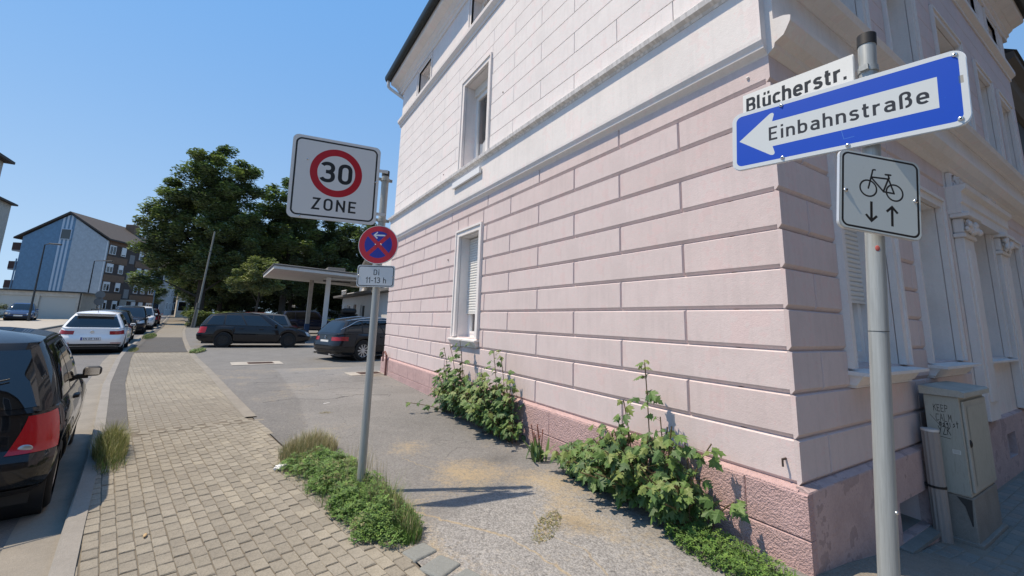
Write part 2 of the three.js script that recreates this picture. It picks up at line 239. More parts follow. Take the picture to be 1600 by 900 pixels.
// the tarmac yard beside the pink house: one unrepeated texture with its patches of yellow sand, wear and cracks
const lotTex = (() => {
  const W = 1024, H = 2048, X0 = -1.5, X1 = 4, Z0 = 1, Z1 = -14.5;
  const c = document.createElement('canvas'); c.width = W; c.height = H; const q = c.getContext('2d');
  q.fillStyle = '#000'; q.fillRect(0, 0, W, H);
  const px = (x) => (x - X0) / (X1 - X0) * W, pz = (z) => (Z0 - z) / (Z0 - Z1) * H;
  q.lineCap = 'round'; reseed(77);
  const crack = (pts, w, col) => { q.strokeStyle = col; for (let i = 0; i < pts.length - 1; i++) { let [x, z] = pts[i]; const [x1, z1] = pts[i + 1], n = Math.max(3, Math.round(Math.hypot(x1 - x, z1 - z) / 0.05)); q.beginPath(); q.moveTo(px(x), pz(z)); for (let k = 1; k <= n; k++) { q.lineWidth = w * rr(0.6, 1.4); q.lineTo(px(lerp(pts[i][0], x1, k / n) + rr(-0.018, 0.018)), pz(lerp(pts[i][1], z1, k / n) + rr(-0.018, 0.018))); } q.stroke(); } };
  // red channel: dark cracks; green channel: sandy cracks
  crack([[1.35, -3.9], [1.62, -3.45], [1.9, -3.05], [2.0, -2.55], [2.05, -1.9]], 3.4, 'rgb(0,230,0)');
  crack([[1.75, -5.2], [1.95, -4.6], [2.1, -4.2]], 3, 'rgb(0,210,0)');
  crack([[2.35, -3.3], [2.2, -2.95], [2.32, -2.6], [2.25, -2.3]], 2.5, 'rgb(0,190,0)');
  crack([[0.4, -9.3], [0.9, -9.5], [1.5, -9.2], [2.1, -9.5], [2.7, -9.3]], 3, 'rgb(255,0,0)');
  crack([[0.9, -10.6], [1.4, -10.2], [2.0, -10.5], [2.5, -10.1]], 3, 'rgb(255,0,0)');
  crack([[-0.1, -11.4], [1.2, -11.7], [2.2, -11.2], [3.2, -11.6]], 3, 'rgb(240,0,0)');
  for (let k = 0; k < 26; k++) { let x = rr(0.6, 3.2), z = rr(-13.8, -8.4); const pts = [[x, z]]; for (let q = 0; q < 4; q++) { x += rr(-0.3, 0.3); z += rr(-0.22, 0.22); pts.push([x, z]); } crack(pts, rr(1.2, 2.4), `rgb(${Math.round(rr(120, 240))},0,0)`); }
  for (let k = 0; k < 10; k++) { let x = rr(1.2, 3.1), z = rr(-8, -4.5); const pts = [[x, z]]; for (let q = 0; q < 4; q++) { x += rr(-0.25, 0.25); z += rr(-0.3, 0.3); pts.push([x, z]); } crack(pts, rr(1, 1.8), `rgb(${Math.round(rr(60, 130))},0,0)`); }
  q.fillStyle = 'rgb(0,0,0)'; crack([[0, 5], [0.1, 5]], 1, 'rgb(0,0,0)');
  crack([[2.9, -12.5], [2.2, -12.2], [1.6, -12.6], [0.3, -12.4]], 2, 'rgb(160,0,0)');
  crack([[0.6, -13.6], [1.3, -13.2], [2.1, -13.7]], 2, 'rgb(160,0,0)');
  crack([[1.2, -8.2], [1.5, -7.6], [1.45, -7.1]], 1.5, 'rgb(120,0,0)');
  crack([[2.9, -5.1], [2.5, -5.3], [2.2, -5.0]], 1.5, 'rgb(120,0,0)');
  const im = q.getImageData(0, 0, W, H).data, a = new Uint8Array(W * H * 4);
  const S = (arr, u, v) => arr[((Math.floor(v) % N5 + N5) % N5) * N5 + ((Math.floor(u) % N5 + N5) % N5)];
  const blob = (x, z, cx, cz, rx, rz) => Math.max(0, 1 - Math.hypot((x - cx) / rx, (z - cz) / rz));
  for (let j = 0; j < H; j++) for (let i = 0; i < W; i++) {
    const x = X0 + (i + 0.5) / W * (X1 - X0), z = Z0 - (j + 0.5) / H * (Z0 - Z1), k = j * W + i;
    const gr = S(nGrain, i * 1.0, j * 1.3) - 0.5, gr2 = S(nGrain, i * 0.55 + 91, j * 0.72 + 13) - 0.5, md = S(nMid, x * 60, z * 60) - 0.5, bg = S(nMid, x * 17 + 200, z * 17 + 50) - 0.5, fi = S(nFine, x * 150, z * 150) - 0.5;
    const old = smooth(0.05, -0.05, x - (interp(pavPts, z) + hold([[-14, 1.5], [-9.5, 0.95], [-7.2, 0.5], [-6.4, 0]], z)) + 0.06 * md), mend = smooth(0.05, -0.05, Math.max(Math.abs(x - 1.95) - 0.55, Math.abs(z + 9.0 + 0.2 * x) - 0.7) + 0.1 * md);
    let v = 0.205 - 0.04 * old + 0.02 * mend + 0.07 * md + 0.1 * bg + 0.11 * gr2 + 0.07 * gr + 0.04 * fi;
    // coarse light chippings of the worn new patch near the corner
    const patch = smooth(-0.16, 0.16, (z + 3.62) + (x - 1.9) * 0.38 + 0.3 * bg) * smooth(3.3, 2.6, x + z * 0.02 - 0.1 * md);
    v += patch * (0.06 + 0.11 * gr2 + 0.14 * gr);
    let r = v * 1.0, g = v * 0.975, b = v * 0.935;
    // yellow sand and pollen lying in grains and drifts
    let sand = 1.25 * blob(x, z, 2.25, -4.35, 0.75, 0.75) + 0.9 * blob(x, z, 2.85, -3.75, 0.45, 0.75) + 0.95 * blob(x, z, 2.6, -3.05, 0.36, 0.5) + 0.7 * blob(x, z, 1.95, -5.6, 0.55, 0.8) + 0.55 * blob(x, z, 1.5, -3.9, 0.4, 0.5) + 0.5 * blob(x, z, 2.9, -5.2, 0.4, 0.5) + 0.5 * blob(x, z, 1.35, -3.1, 0.25, 0.6);
    sand = clamp((sand * 1.2 + 2.0 * bg + 1.8 * md + 1.2 * fi - 0.32) * 1.1) * clamp(0.72 + 0.9 * gr2 + 0.6 * gr + 0.2);
    sand = Math.max(sand, im[k * 4 + 1] / 255 * clamp(0.8 + gr2));
    r = lerp(r, 0.43, sand * 0.68); g = lerp(g, 0.325, sand * 0.68); b = lerp(b, 0.17, sand * 0.68);
    // damp dark grit where the drive drains
    const wet = clamp((blob(x, z, 2.75, -4.7, 0.55, 0.5) + 0.8 * blob(x, z, 2.6, -11.8, 0.9, 1.2) + 0.6 * blob(x, z, 2.5, -2.95, 0.35, 0.35)) * 0.9 + 1.8 * md + 0.8 * bg - 0.28) * 0.55;
    const dk = (1 - wet) * (1 - 0.8 * im[k * 4] / 255);
    a[k * 4] = 255 * Math.pow(clamp(r * dk), 1 / 2.2); a[k * 4 + 1] = 255 * Math.pow(clamp(g * dk), 1 / 2.2); a[k * 4 + 2] = 255 * Math.pow(clamp(b * dk), 1 / 2.2); a[k * 4 + 3] = 255;
  }
  const t = new THREE.DataTexture(a, W, H); t.magFilter = THREE.LinearFilter; t.minFilter = THREE.LinearMipmapLinearFilter; t.generateMipmaps = true; t.colorSpace = THREE.SRGBColorSpace;
  t.repeat.set(1 / (X1 - X0), 1 / (Z0 - Z1)); t.offset.set(-X0 / (X1 - X0), Z0 / (Z0 - Z1)); t.needsUpdate = true; return t;
})();
struct('tarmac_yard', strip(0.9, -14.4, (z) => pavX(z) - 0.05, () => 3.9, -0.004, 10), mat([1, 1, 1], { map: lotTex, bumpMap: tAsphB, bumpScale: 0.006, roughness: 0.95 }));
struct('car_park', strip(-14.4, -46, (z) => pavX(z) - 0.02, () => 30, -0.004, 4), mat([0.24, 0.235, 0.225], { map: again(tAsph, 0.35), bumpMap: tAsphB, bumpScale: 0.005, roughness: 0.95 }));
{ // three patches with sunken covers
  const cover = (cx, cz, w, d, cw, cd, ox, oz) => {
    const y = gy(cz) + 0.002, g = thing('manhole_cover', '', 'manhole cover', [cx, y, cz], 0.08);
    put(g, 'concrete_surround', rbox(-w / 2, w / 2, -0.05, 0.006, -d / 2, d / 2, 0.004), M.concLight);
    const lid = put(g, 'lid', rbox(ox - cw / 2, ox + cw / 2, -0.03, 0.012, oz - cd / 2, oz + cd / 2, 0.003), M.rust);
    for (let k = -3; k <= 3; k++) put(lid, 'rib', box(ox - cw / 2 + 0.03, ox + cw / 2 - 0.03, 0.011, 0.016, oz + k * cd / 8 - 0.012, oz + k * cd / 8 + 0.012), M.rust);
    return g;
  };
  tag(cover(0.38, -16.0, 1.4, 0.95, 0.72, 0.55, 0.1, 0), 'rusty rectangular cover in a pale concrete patch in the open yard', 'manhole cover');
  tag(cover(3.02, -12.7, 1.0, 0.72, 0.62, 0.5, 0.1, 0), 'rusty square cover in pale concrete by the far end of the pink wall', 'manhole cover');
}

// pavement of small blocks laid in staggered courses
{
  struct('pavement', strip(8, -110, (z) => kerbX(z) + 0.12, (z) => pavX(z) - 0.06, -0.009, 2), M.joint);
  const pav = scene.children[scene.children.length - 1];
  const PW = 0.0935, PL = 0.147, geos = [];
  reseed(5);
  for (let k = 0; k < 4; k++) { // block variants with worn arrises: top inset, corners a little uneven
    const w = PW - 0.007, l = PL - 0.007, c = 0.005, j = () => rr(-0.0018, 0.0018);
    const T = [[-w / 2 + c, 0, -l / 2 + c], [w / 2 - c, 0, -l / 2 + c], [w / 2 - c, 0, l / 2 - c], [-w / 2 + c, 0, l / 2 - c]].map((p) => [p[0] + j(), p[1] + j() * 0.6, p[2] + j()]), E = [[-w / 2, -0.006, -l / 2], [w / 2, -0.006, -l / 2], [w / 2, -0.006, l / 2], [-w / 2, -0.006, l / 2]].map((p) => [p[0] + j(), p[1], p[2] + j()]), B = E.map((p) => [p[0], -0.045, p[2]]);
    const pos = [], quad = (a, b, c2, d) => pos.push(...a, ...b, ...c2, ...a, ...c2, ...d);
    quad(T[3], T[2], T[1], T[0]);
    for (let s = 0; s < 4; s++) { const n = (s + 1) % 4; quad(T[s], T[n], E[n], E[s]); quad(E[s], E[n], B[n], B[s]); }
    const g = new THREE.BufferGeometry(); g.setAttribute('position', new THREE.Float32BufferAttribute(pos, 3)); g.computeVertexNormals(); geos.push(boxUV(g, k * 0.37, k * 0.71));
  }
  const seamZ = (x) => -7.86 - 0.2 * (x - 0.1), sl = 0.215, list = [];
  for (let c = -55; c < 60; c++) for (let r = -40; r < 170; r++) {
    const z = -r * PL - (c % 2 ? PL / 2 : 0) + rr(-0.006, 0.006) + 1.5, x = c * PW + sl * z + 1.0 + rr(-0.003, 0.003);
    if (z < -20.3 || z > 0.2) continue;
    const near = z > seamZ(x), xl = kerbX(z) + (near ? 0.09 : 0.32), xr = pavX(z) - (near ? 0.045 : 0.12);
    if (x < xl || x > xr || Math.abs(z - seamZ(x)) < 0.11) continue;
    if (z > -3.05 - (x < 0 ? 0.6 : 0) && z > -2.3) continue;
    list.push({ x, z, near });
  }
  list.sort((a, b) => b.z - a.z);
  const rest = [[], [], [], [], [], []];
  list.forEach((p, i) => {
    const v = Math.floor(rnd() * 4), h = p.near ? 0 : 2, q = nMid[(Math.floor(((-p.z * 26) % N5 + N5) % N5)) * N5 + Math.floor(((p.x * 26 + 300) % N5 + N5) % N5)] + rr(-0.12, 0.12) + (p.near ? (p.x > pavX(p.z) - 0.4 && p.z > -7 ? 0.06 : 0) : 0.05), m = q < 0.42 ? 3 : q < 0.47 ? 1 : q < 0.52 ? 5 : q < 0.57 ? 0 : q < 0.63 ? 2 : 4, y = gy(p.z) + rr(-0.0012, 0.0012) - (p.near ? 0 : 0.003);
    if (i < 300) { const o = put(pav, 'paving_block', geos[v], M.pavers[m]); o.position.set(p.x, y, p.z); o.rotation.set(rr(-0.008, 0.008), Math.atan(sl) + rr(-0.008, 0.008), rr(-0.008, 0.008)); }
    else { const g = geos[v].clone(); g.rotateY(Math.atan(sl)); g.translate(p.x, y, p.z); rest[m].push(g); }
  });
  rest.forEach((gs, k) => { if (gs.length) { const o = put(pav, 'far_paving_blocks', merge(gs), M.pavers[k]); o.userData.kind = 'stuff'; } });
  // the cross course of edge-laid blocks at the joint of the two pavings
  for (let k = 0; k < 10; k++) { const x = -1.02 + k * 0.148; const o = put(pav, 'header_block', geos[k % 4], M.pavers[k % 6]); o.position.set(x, gy(-7.8) - 0.001, seamZ(x)); o.rotation.y = Math.PI / 2 - 0.2; }
  // granite setts edging the yard by the sign
  for (const [x, z, s, t, l] of [[1.23, -3.14, 0.2, 0.3, 0.17], [1.29, -2.9, 0.22, 0.45, 0.2], [1.36, -2.66, 0.25, 0.35, 0.21]]) { const o = put(pav, 'granite_sett', rbox(-s / 2, s / 2, -0.08, 0.012, -l / 2, l / 2, 0.02), M.granite); o.position.set(x, gy(z), z); o.rotation.y = t; }
  struct('far_pavement_tarmac', strip(-20.55, -30.2, (z) => kerbX(z) + 0.37, (z) => pavX(z) - 0.17, 0.001), M.dark);
  struct('far_pavement_paving', strip(-30.2, -60, (z) => kerbX(z) + 0.37, (z) => pavX(z) - 0.17, 0.002), M.sandJoint);
}
// shaded pavement in front of the other house front
{
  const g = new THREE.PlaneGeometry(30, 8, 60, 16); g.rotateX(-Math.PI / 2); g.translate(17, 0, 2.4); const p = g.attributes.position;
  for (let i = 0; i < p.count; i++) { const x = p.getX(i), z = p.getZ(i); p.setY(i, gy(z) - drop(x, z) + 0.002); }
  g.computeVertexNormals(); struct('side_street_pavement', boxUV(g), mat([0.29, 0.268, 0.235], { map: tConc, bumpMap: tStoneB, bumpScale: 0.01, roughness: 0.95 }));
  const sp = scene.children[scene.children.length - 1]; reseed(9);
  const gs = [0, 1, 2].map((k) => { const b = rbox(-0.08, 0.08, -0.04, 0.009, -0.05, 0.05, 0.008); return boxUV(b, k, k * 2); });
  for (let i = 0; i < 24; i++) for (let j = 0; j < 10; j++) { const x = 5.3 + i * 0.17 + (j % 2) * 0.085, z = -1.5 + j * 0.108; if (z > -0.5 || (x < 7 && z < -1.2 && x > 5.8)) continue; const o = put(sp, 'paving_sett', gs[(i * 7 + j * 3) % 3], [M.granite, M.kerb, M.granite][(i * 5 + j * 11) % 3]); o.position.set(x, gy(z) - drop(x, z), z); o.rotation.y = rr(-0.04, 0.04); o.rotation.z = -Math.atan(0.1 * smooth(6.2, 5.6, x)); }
}
// ---------------------------------------------------------------- the pink corner house
const WA = 3.53, ZB = -1.635;
const matA = new THREE.Matrix4().set(0, 0, -1, WA, 0, 1, 0, 0, 1, 0, 0, 0, 0, 0, 0, 1);   // (u along z, v up, w out) -> world
const matB = new THREE.Matrix4().set(1, 0, 0, 0, 0, 1, 0, 0, 0, 0, 1, ZB, 0, 0, 0, 1);     // (u along x, v up, w out) -> world
const house = thing('corner_house', 'pink and white rusticated corner house with plinth and string courses', 'house', [WA, 0, ZB]);
const hO = new THREE.Matrix4().makeTranslation(-WA, 0, -ZB);
const wall = (parent, name, geo, m, F) => put(parent, name, geo.clone().applyMatrix4(new THREE.Matrix4().multiplyMatrices(hO, F)), m); // baked
const setAt = (parent, name, geo, m, F, u, v, w) => { const o = put(parent, name, geo, m); new THREE.Matrix4().multiplyMatrices(hO, F).multiply(new THREE.Matrix4().makeTranslation(u, v, w)).decompose(o.position, o.quaternion, o.scale); return o; };
function block(len, h, d, c, cd, left = true, right = true, du = 0, cb = c) { // a rusticated block: chamfered front, centred in u and v, front face at w = 0
  const cl = left ? c : 0, cr = right ? c : 0, x = len / 2, y = h / 2;
  const Bk = [[-x, -y, -d], [x, -y, -d], [x, y, -d], [-x, y, -d]], Md = [[-x, -y, -cd], [x, -y, -cd], [x, y, -cd], [-x, y, -cd]], Fr = [[-x + cl, -y + cb, 0], [x - cr, -y + cb, 0], [x - cr, y - c, 0], [-x + cl, y - c, 0]];
  const pos = [], quad = (a, b, e, f) => pos.push(...a, ...b, ...e, ...a, ...e, ...f);
  quad(...Fr);
  for (let s = 0; s < 4; s++) { const n = (s + 1) % 4; quad(Md[s], Md[n], Fr[n], Fr[s]); quad(Bk[s], Bk[n], Md[n], Md[s]); }
  const g = new THREE.BufferGeometry(); g.setAttribute('position', new THREE.Float32BufferAttribute(pos, 3)); g.computeVertexNormals(); return boxUV(g, du, du * 1.7);
}
const bcache = {};
function placeBlock(name, F, u0, u1, v0, v1, o, cham = [true, true]) {
  if (u1 - u0 < 0.03) return;
  const k = Math.floor(rnd() * 3), key = [name, (u1 - u0).toFixed(3), (v1 - v0).toFixed(3), cham, k].join();
  const e0 = cham[0] ? o.gap / 2 : 0, e1 = cham[1] ? o.gap / 2 : 0, g = bcache[key] ??= block(u1 - u0 - e0 - e1, v1 - v0 - o.gap, o.d, o.c, o.cd, cham[0], cham[1], k * 1.37 + (u1 - u0), o.cb);
  setAt(house, name, g, o.mats[Math.floor(rnd() * o.mats.length)], F, (u0 + e0 + u1 - e1) / 2, (v0 + v1) / 2, o.w);
}
function course(name, F, u0, u1, v0, v1, joints, holes, o, cornerEnd) { // one course of blocks between joints, cut by openings
  let cuts = [u0, ...joints.filter((j) => j > u0 + 0.12 && j < u1 - 0.12), u1].sort((a, b) => a - b);
  for (let i = 0; i < cuts.length - 1; i++) {
    let segs = [[cuts[i], cuts[i + 1], v0, v1]];
    for (const [a, b, c, d] of holes) segs = segs.flatMap(([s, e, p, q]) => {
      if (e <= a || s >= b || q <= c + 0.02 || p >= d - 0.02) return [[s, e, p, q]];
      const out = []; if (s < a) out.push([s, a, p, q]); if (e > b) out.push([b, e, p, q]);
      if (q > d + 0.05) out.push([Math.max(s, a), Math.min(e, b), d, q]); if (p < c - 0.05) out.push([Math.max(s, a), Math.min(e, b), p, c]); return out;
    });
    for (const [s, e, p, q] of segs) placeBlock(name, F, s, e, p, q, o, [!(cornerEnd === 'left' && s === u0), !(cornerEnd === 'right' && e === u1)]);
  }
}
function sheetWithHoles(u0, u1, v0, v1, holes, w, d) { // a wall with openings, front at w
  const s = new THREE.Shape([[u0, v0], [u1, v0], [u1, v1], [u0, v1]].map((p) => new THREE.Vector2(...p)));
  for (const [a, b, c, e] of holes) s.holes.push(new THREE.Path([[a, c], [a, e], [b, e], [b, c]].map((p) => new THREE.Vector2(...p))));
  return boxUV(new THREE.ExtrudeGeometry(s, { depth: d, bevelEnabled: false }).translate(0, 0, w - d));
}
reseed(31);
const uN = ZB, uF = -12.87;
// openings [u0, u1, v0, v1] in each front; the surround is 0.12 wider
const aLow = [-7.80, -6.91, 1.345, 3.37], aUp = [-7.91, -6.80, 4.88, 6.82], aAtt1 = [-11.3, -10.33, 8.2, 8.93], aAtt2 = [-7.78, -6.8, 8.2, 8.93];
const bX = [[4.62, 5.80], [6.70, 7.80], [8.98, 10.40], [11.52, 12.62], [13.35, 14.5]], bEnd = 15.25;
const bLow = bX.map(([a, b]) => [a, b, 1.345, 3.37]), bUp = bX.map(([a, b]) => [a, b, 4.95, 6.85]), bAtt = bX.map(([a, b]) => [a + 0.1, b - 0.1, 8.2, 8.93]);
const grow = ([a, b, c, d], k, low = 0) => [a - k, b + k, c - low, d + k];
wall(house, 'side_wall', sheetWithHoles(uF, uN - 0.4, -0.35, 9.5, [aLow, aUp, aAtt1, aAtt2], -0.03, 0.42), M.pinkCore, matA);
const cellar = [[5.12, 5.88, -0.16, 0.16], [9.28, 9.8, -0.02, 0.3]];
wall(house, 'front_wall', sheetWithHoles(WA + 0.03, bEnd, -0.45, 9.5, [...bLow, ...bUp, ...bAtt, ...cellar], -0.03, 0.42), M.pinkCore, matB);
put(house, 'rear_wall', box(0.03, bEnd - WA, -0.35, 9.5, uF - ZB, uF - ZB + 0.3), M.lilacCore);
put(house, 'gable_wall', box(bEnd - WA - 0.3, bEnd - WA - 0.001, -0.45, 9.5, uF - ZB + 0.3, -0.452), M.lilacCore);
put(house, 'floor_slab', box(0.5, bEnd - WA - 0.31, 4.1, 4.4, uF - ZB + 0.31, -0.5), M.room);
put(house, 'partition_wall', box(0.5, bEnd - WA - 0.31, 0, 9.4, -4.2, -4.0), M.room);
// lower courses
const ROW = 0.3207, col = (k) => uN - 0.911 - (k - 1) * 0.8185;
const rust = { gap: 0.008, d: 0.035, c: 0.011, cb: 0.03, cd: 0.024, w: 0, mats: M.pink };
for (let r = 0; r < 11; r++) {
  const v0 = 0.54 + r * ROW, v1 = r === 10 ? 4.0 : v0 + ROW, ja = [];
  for (let k = r % 2 ? 1 : 2; k < 15; k += 2) ja.push(col(k));
  course('rusticated_block', matA, uF, uN - 0.0352, v0, v1, ja, [grow(aLow, 0.12, 0.15)], rust, 'right');
  const jb = []; for (let k = 0; k < 9; k++) jb.push(WA + (r % 2 ? 1.05 : 0.47) + k * 1.63 + (r % 2 ? 0.2 : 0));
  course('rusticated_block', matB, WA, bEnd, v0, v1, [...jb, 6.12].filter((x) => x < 4.6 || (x > 5.9 && x < 6.5) || x > 11), [...bLow.filter((_, i) => i !== 2).map((h) => grow(h, 0.12, 0.17)), [8.25, 11.13, 0.5, 4.0]], rust, 'left');
}
// upper scored courses
const score = { gap: 0.008, d: 0.03, c: 0.003, cd: 0.004, w: 0.012, mats: M.lilac };
for (let r = 0; r < 9; r++) {
  const v0 = r ? 5.15 + (r - 1) * 0.3275 : 4.88, v1 = r === 8 ? 7.87 : 5.15 + r * 0.3275, ja = [];
  for (let k = r % 2 ? 2 : 1; k < 15; k += 2) ja.push(col(k));
  course('scored_panel', matA, uF, uN - 0.0182, v0, v1, ja, [grow(aUp, 0.13, 0.3)], score, 'right');
  const jb = []; for (let k = 0; k < 9; k++) jb.push(WA + (r % 2 ? 1.0 : 1.8) + k * 1.63);
  course('scored_panel', matB, WA, bEnd, v0, v1, jb.filter((x) => !bX.some(([a, b]) => x > a - 0.3 && x < b + 0.3)), bUp.map((h) => grow(h, 0.14, 0.3)), { ...score, mats: M.pink.slice(0, 2) }, 'left');
}
wall(house, 'attic_wall', sheetWithHoles(uF, uN - 0.031, 8.1, 9.14, [aAtt1, aAtt2], 0.012, 0.04), M.lilac[0], matA);
wall(house, 'attic_wall', sheetWithHoles(WA, bEnd, 8.1, 9.14, bAtt, 0.012, 0.04), M.lilac[0], matB);
// string courses, cornices, frieze
const strA = [[-0.03, 3.985], [0.0, 3.985], [0.012, 4.0], [0.06, 4.035], [0.065, 4.06], [0.088, 4.10], [0.09, 4.135], [0.09, 4.66], [-0.03, 4.66]];
wall(house, 'frieze', prism(strA, uF - 0.05, uN - 0.002), M.cream, matA);
wall(house, 'sill_course', prism([[0.0, 4.662], [0.095, 4.662], [0.11, 4.69], [0.16, 4.71], [0.17, 4.765], [0.148, 4.775], [0.05, 4.878], [0.0, 4.878]], uF - 0.12, uN - 0.002), M.weathered, matA);
wall(house, 'attic_course', prism([[-0.03, 7.87], [0.035, 7.87], [0.035, 7.93], [0.07, 7.96], [0.11, 8.0], [0.115, 8.08], [0.08, 8.12], [-0.03, 8.14]], uF - 0.1, uN - 0.002), M.cream, matA);
const eave = [[-0.03, 9.08], [0.045, 9.08], [0.05, 9.17], [0.09, 9.2], [0.095, 9.27], [0.16, 9.33], [0.17, 9.36], [0.34, 9.43], [0.36, 9.47], [0.36, 9.58], [-0.03, 9.58]];
wall(house, 'eaves_cornice', prism(eave, uF - 0.4, uN + 0.36), M.cream, matA);
wall(house, 'eaves_cornice', prism(eave, WA + 0.03, bEnd + 0.36), M.cream, matB);
wall(house, 'frieze', prism([[-0.03, 3.99], [0.0, 3.99], [0.05, 4.03], [0.06, 4.07], [0.13, 4.10], [0.15, 4.13], [0.19, 4.2], [0.195, 4.245], [0.14, 4.275], [0.06, 4.29], [0.06, 4.70], [-0.03, 4.70]], WA, bEnd + 0.04), M.trim, matB);
wall(house, 'sill_course', prism([[-0.03, 4.702], [0.075, 4.702], [0.1, 4.74], [0.2, 4.77], [0.22, 4.84], [0.15, 4.878], [-0.03, 4.878]], WA, bEnd + 0.1), M.trim, matB);
wall(house, 'attic_course', prism([[-0.03, 7.87], [0.035, 7.87], [0.035, 7.93], [0.11, 8.0], [0.115, 8.08], [0.08, 8.12], [-0.03, 8.14]], WA, bEnd + 0.05), M.trim, matB);
// plinth: two uneven courses of tooled stone on the yard side, smooth render on the street side
{
  const pl = { gap: 0.004, d: 0.08, c: 0.008, cd: 0.01, w: 0.055, mats: M.plinth };
  course('plinth_stone', matA, uF - 0.05, uN + 0.052, 0.212, 0.515, [-2.03, -3.25, -4.6, -6.1, -7.4, -8.9, -10.4, -11.7], [], pl, 'right');
  course('plinth_stone', matA, uF - 0.05, uN + 0.052, -0.25, 0.212, [-2.6, -3.9, -5.3, -6.8, -8.2, -9.6, -11.1], [], pl, 'right');
  wall(house, 'plinth_cap', prism([[-0.03, 0.513], [0.05, 0.513], [0.047, 0.522], [0.0, 0.546], [-0.03, 0.546]], uF - 0.05, uN - 0.012), M.plinth[0], matA);
  wall(house, 'front_plinth', sheetWithHoles(WA + 0.026, bEnd, -0.5, 0.513, cellar, 0.05, 0.08), M.plinthB, matB);
  wall(house, 'plinth_cap', prism([[-0.03, 0.513], [0.05, 0.513], [0.047, 0.522], [0.0, 0.546], [-0.03, 0.546]], WA - 0.03, bEnd), M.plinthB, matB);
  wall(house, 'cellar_sill', prism([[-0.2, -0.2], [0.14, -0.2], [0.14, -0.17], [-0.2, -0.15]], 5.0, 5.98), M.granite, matB);
  wall(house, 'cellar_sill', prism([[-0.2, -0.45], [0.12, -0.45], [0.12, -0.202], [-0.2, -0.202]], 5.0, 5.98), M.plinthB, matB);
}
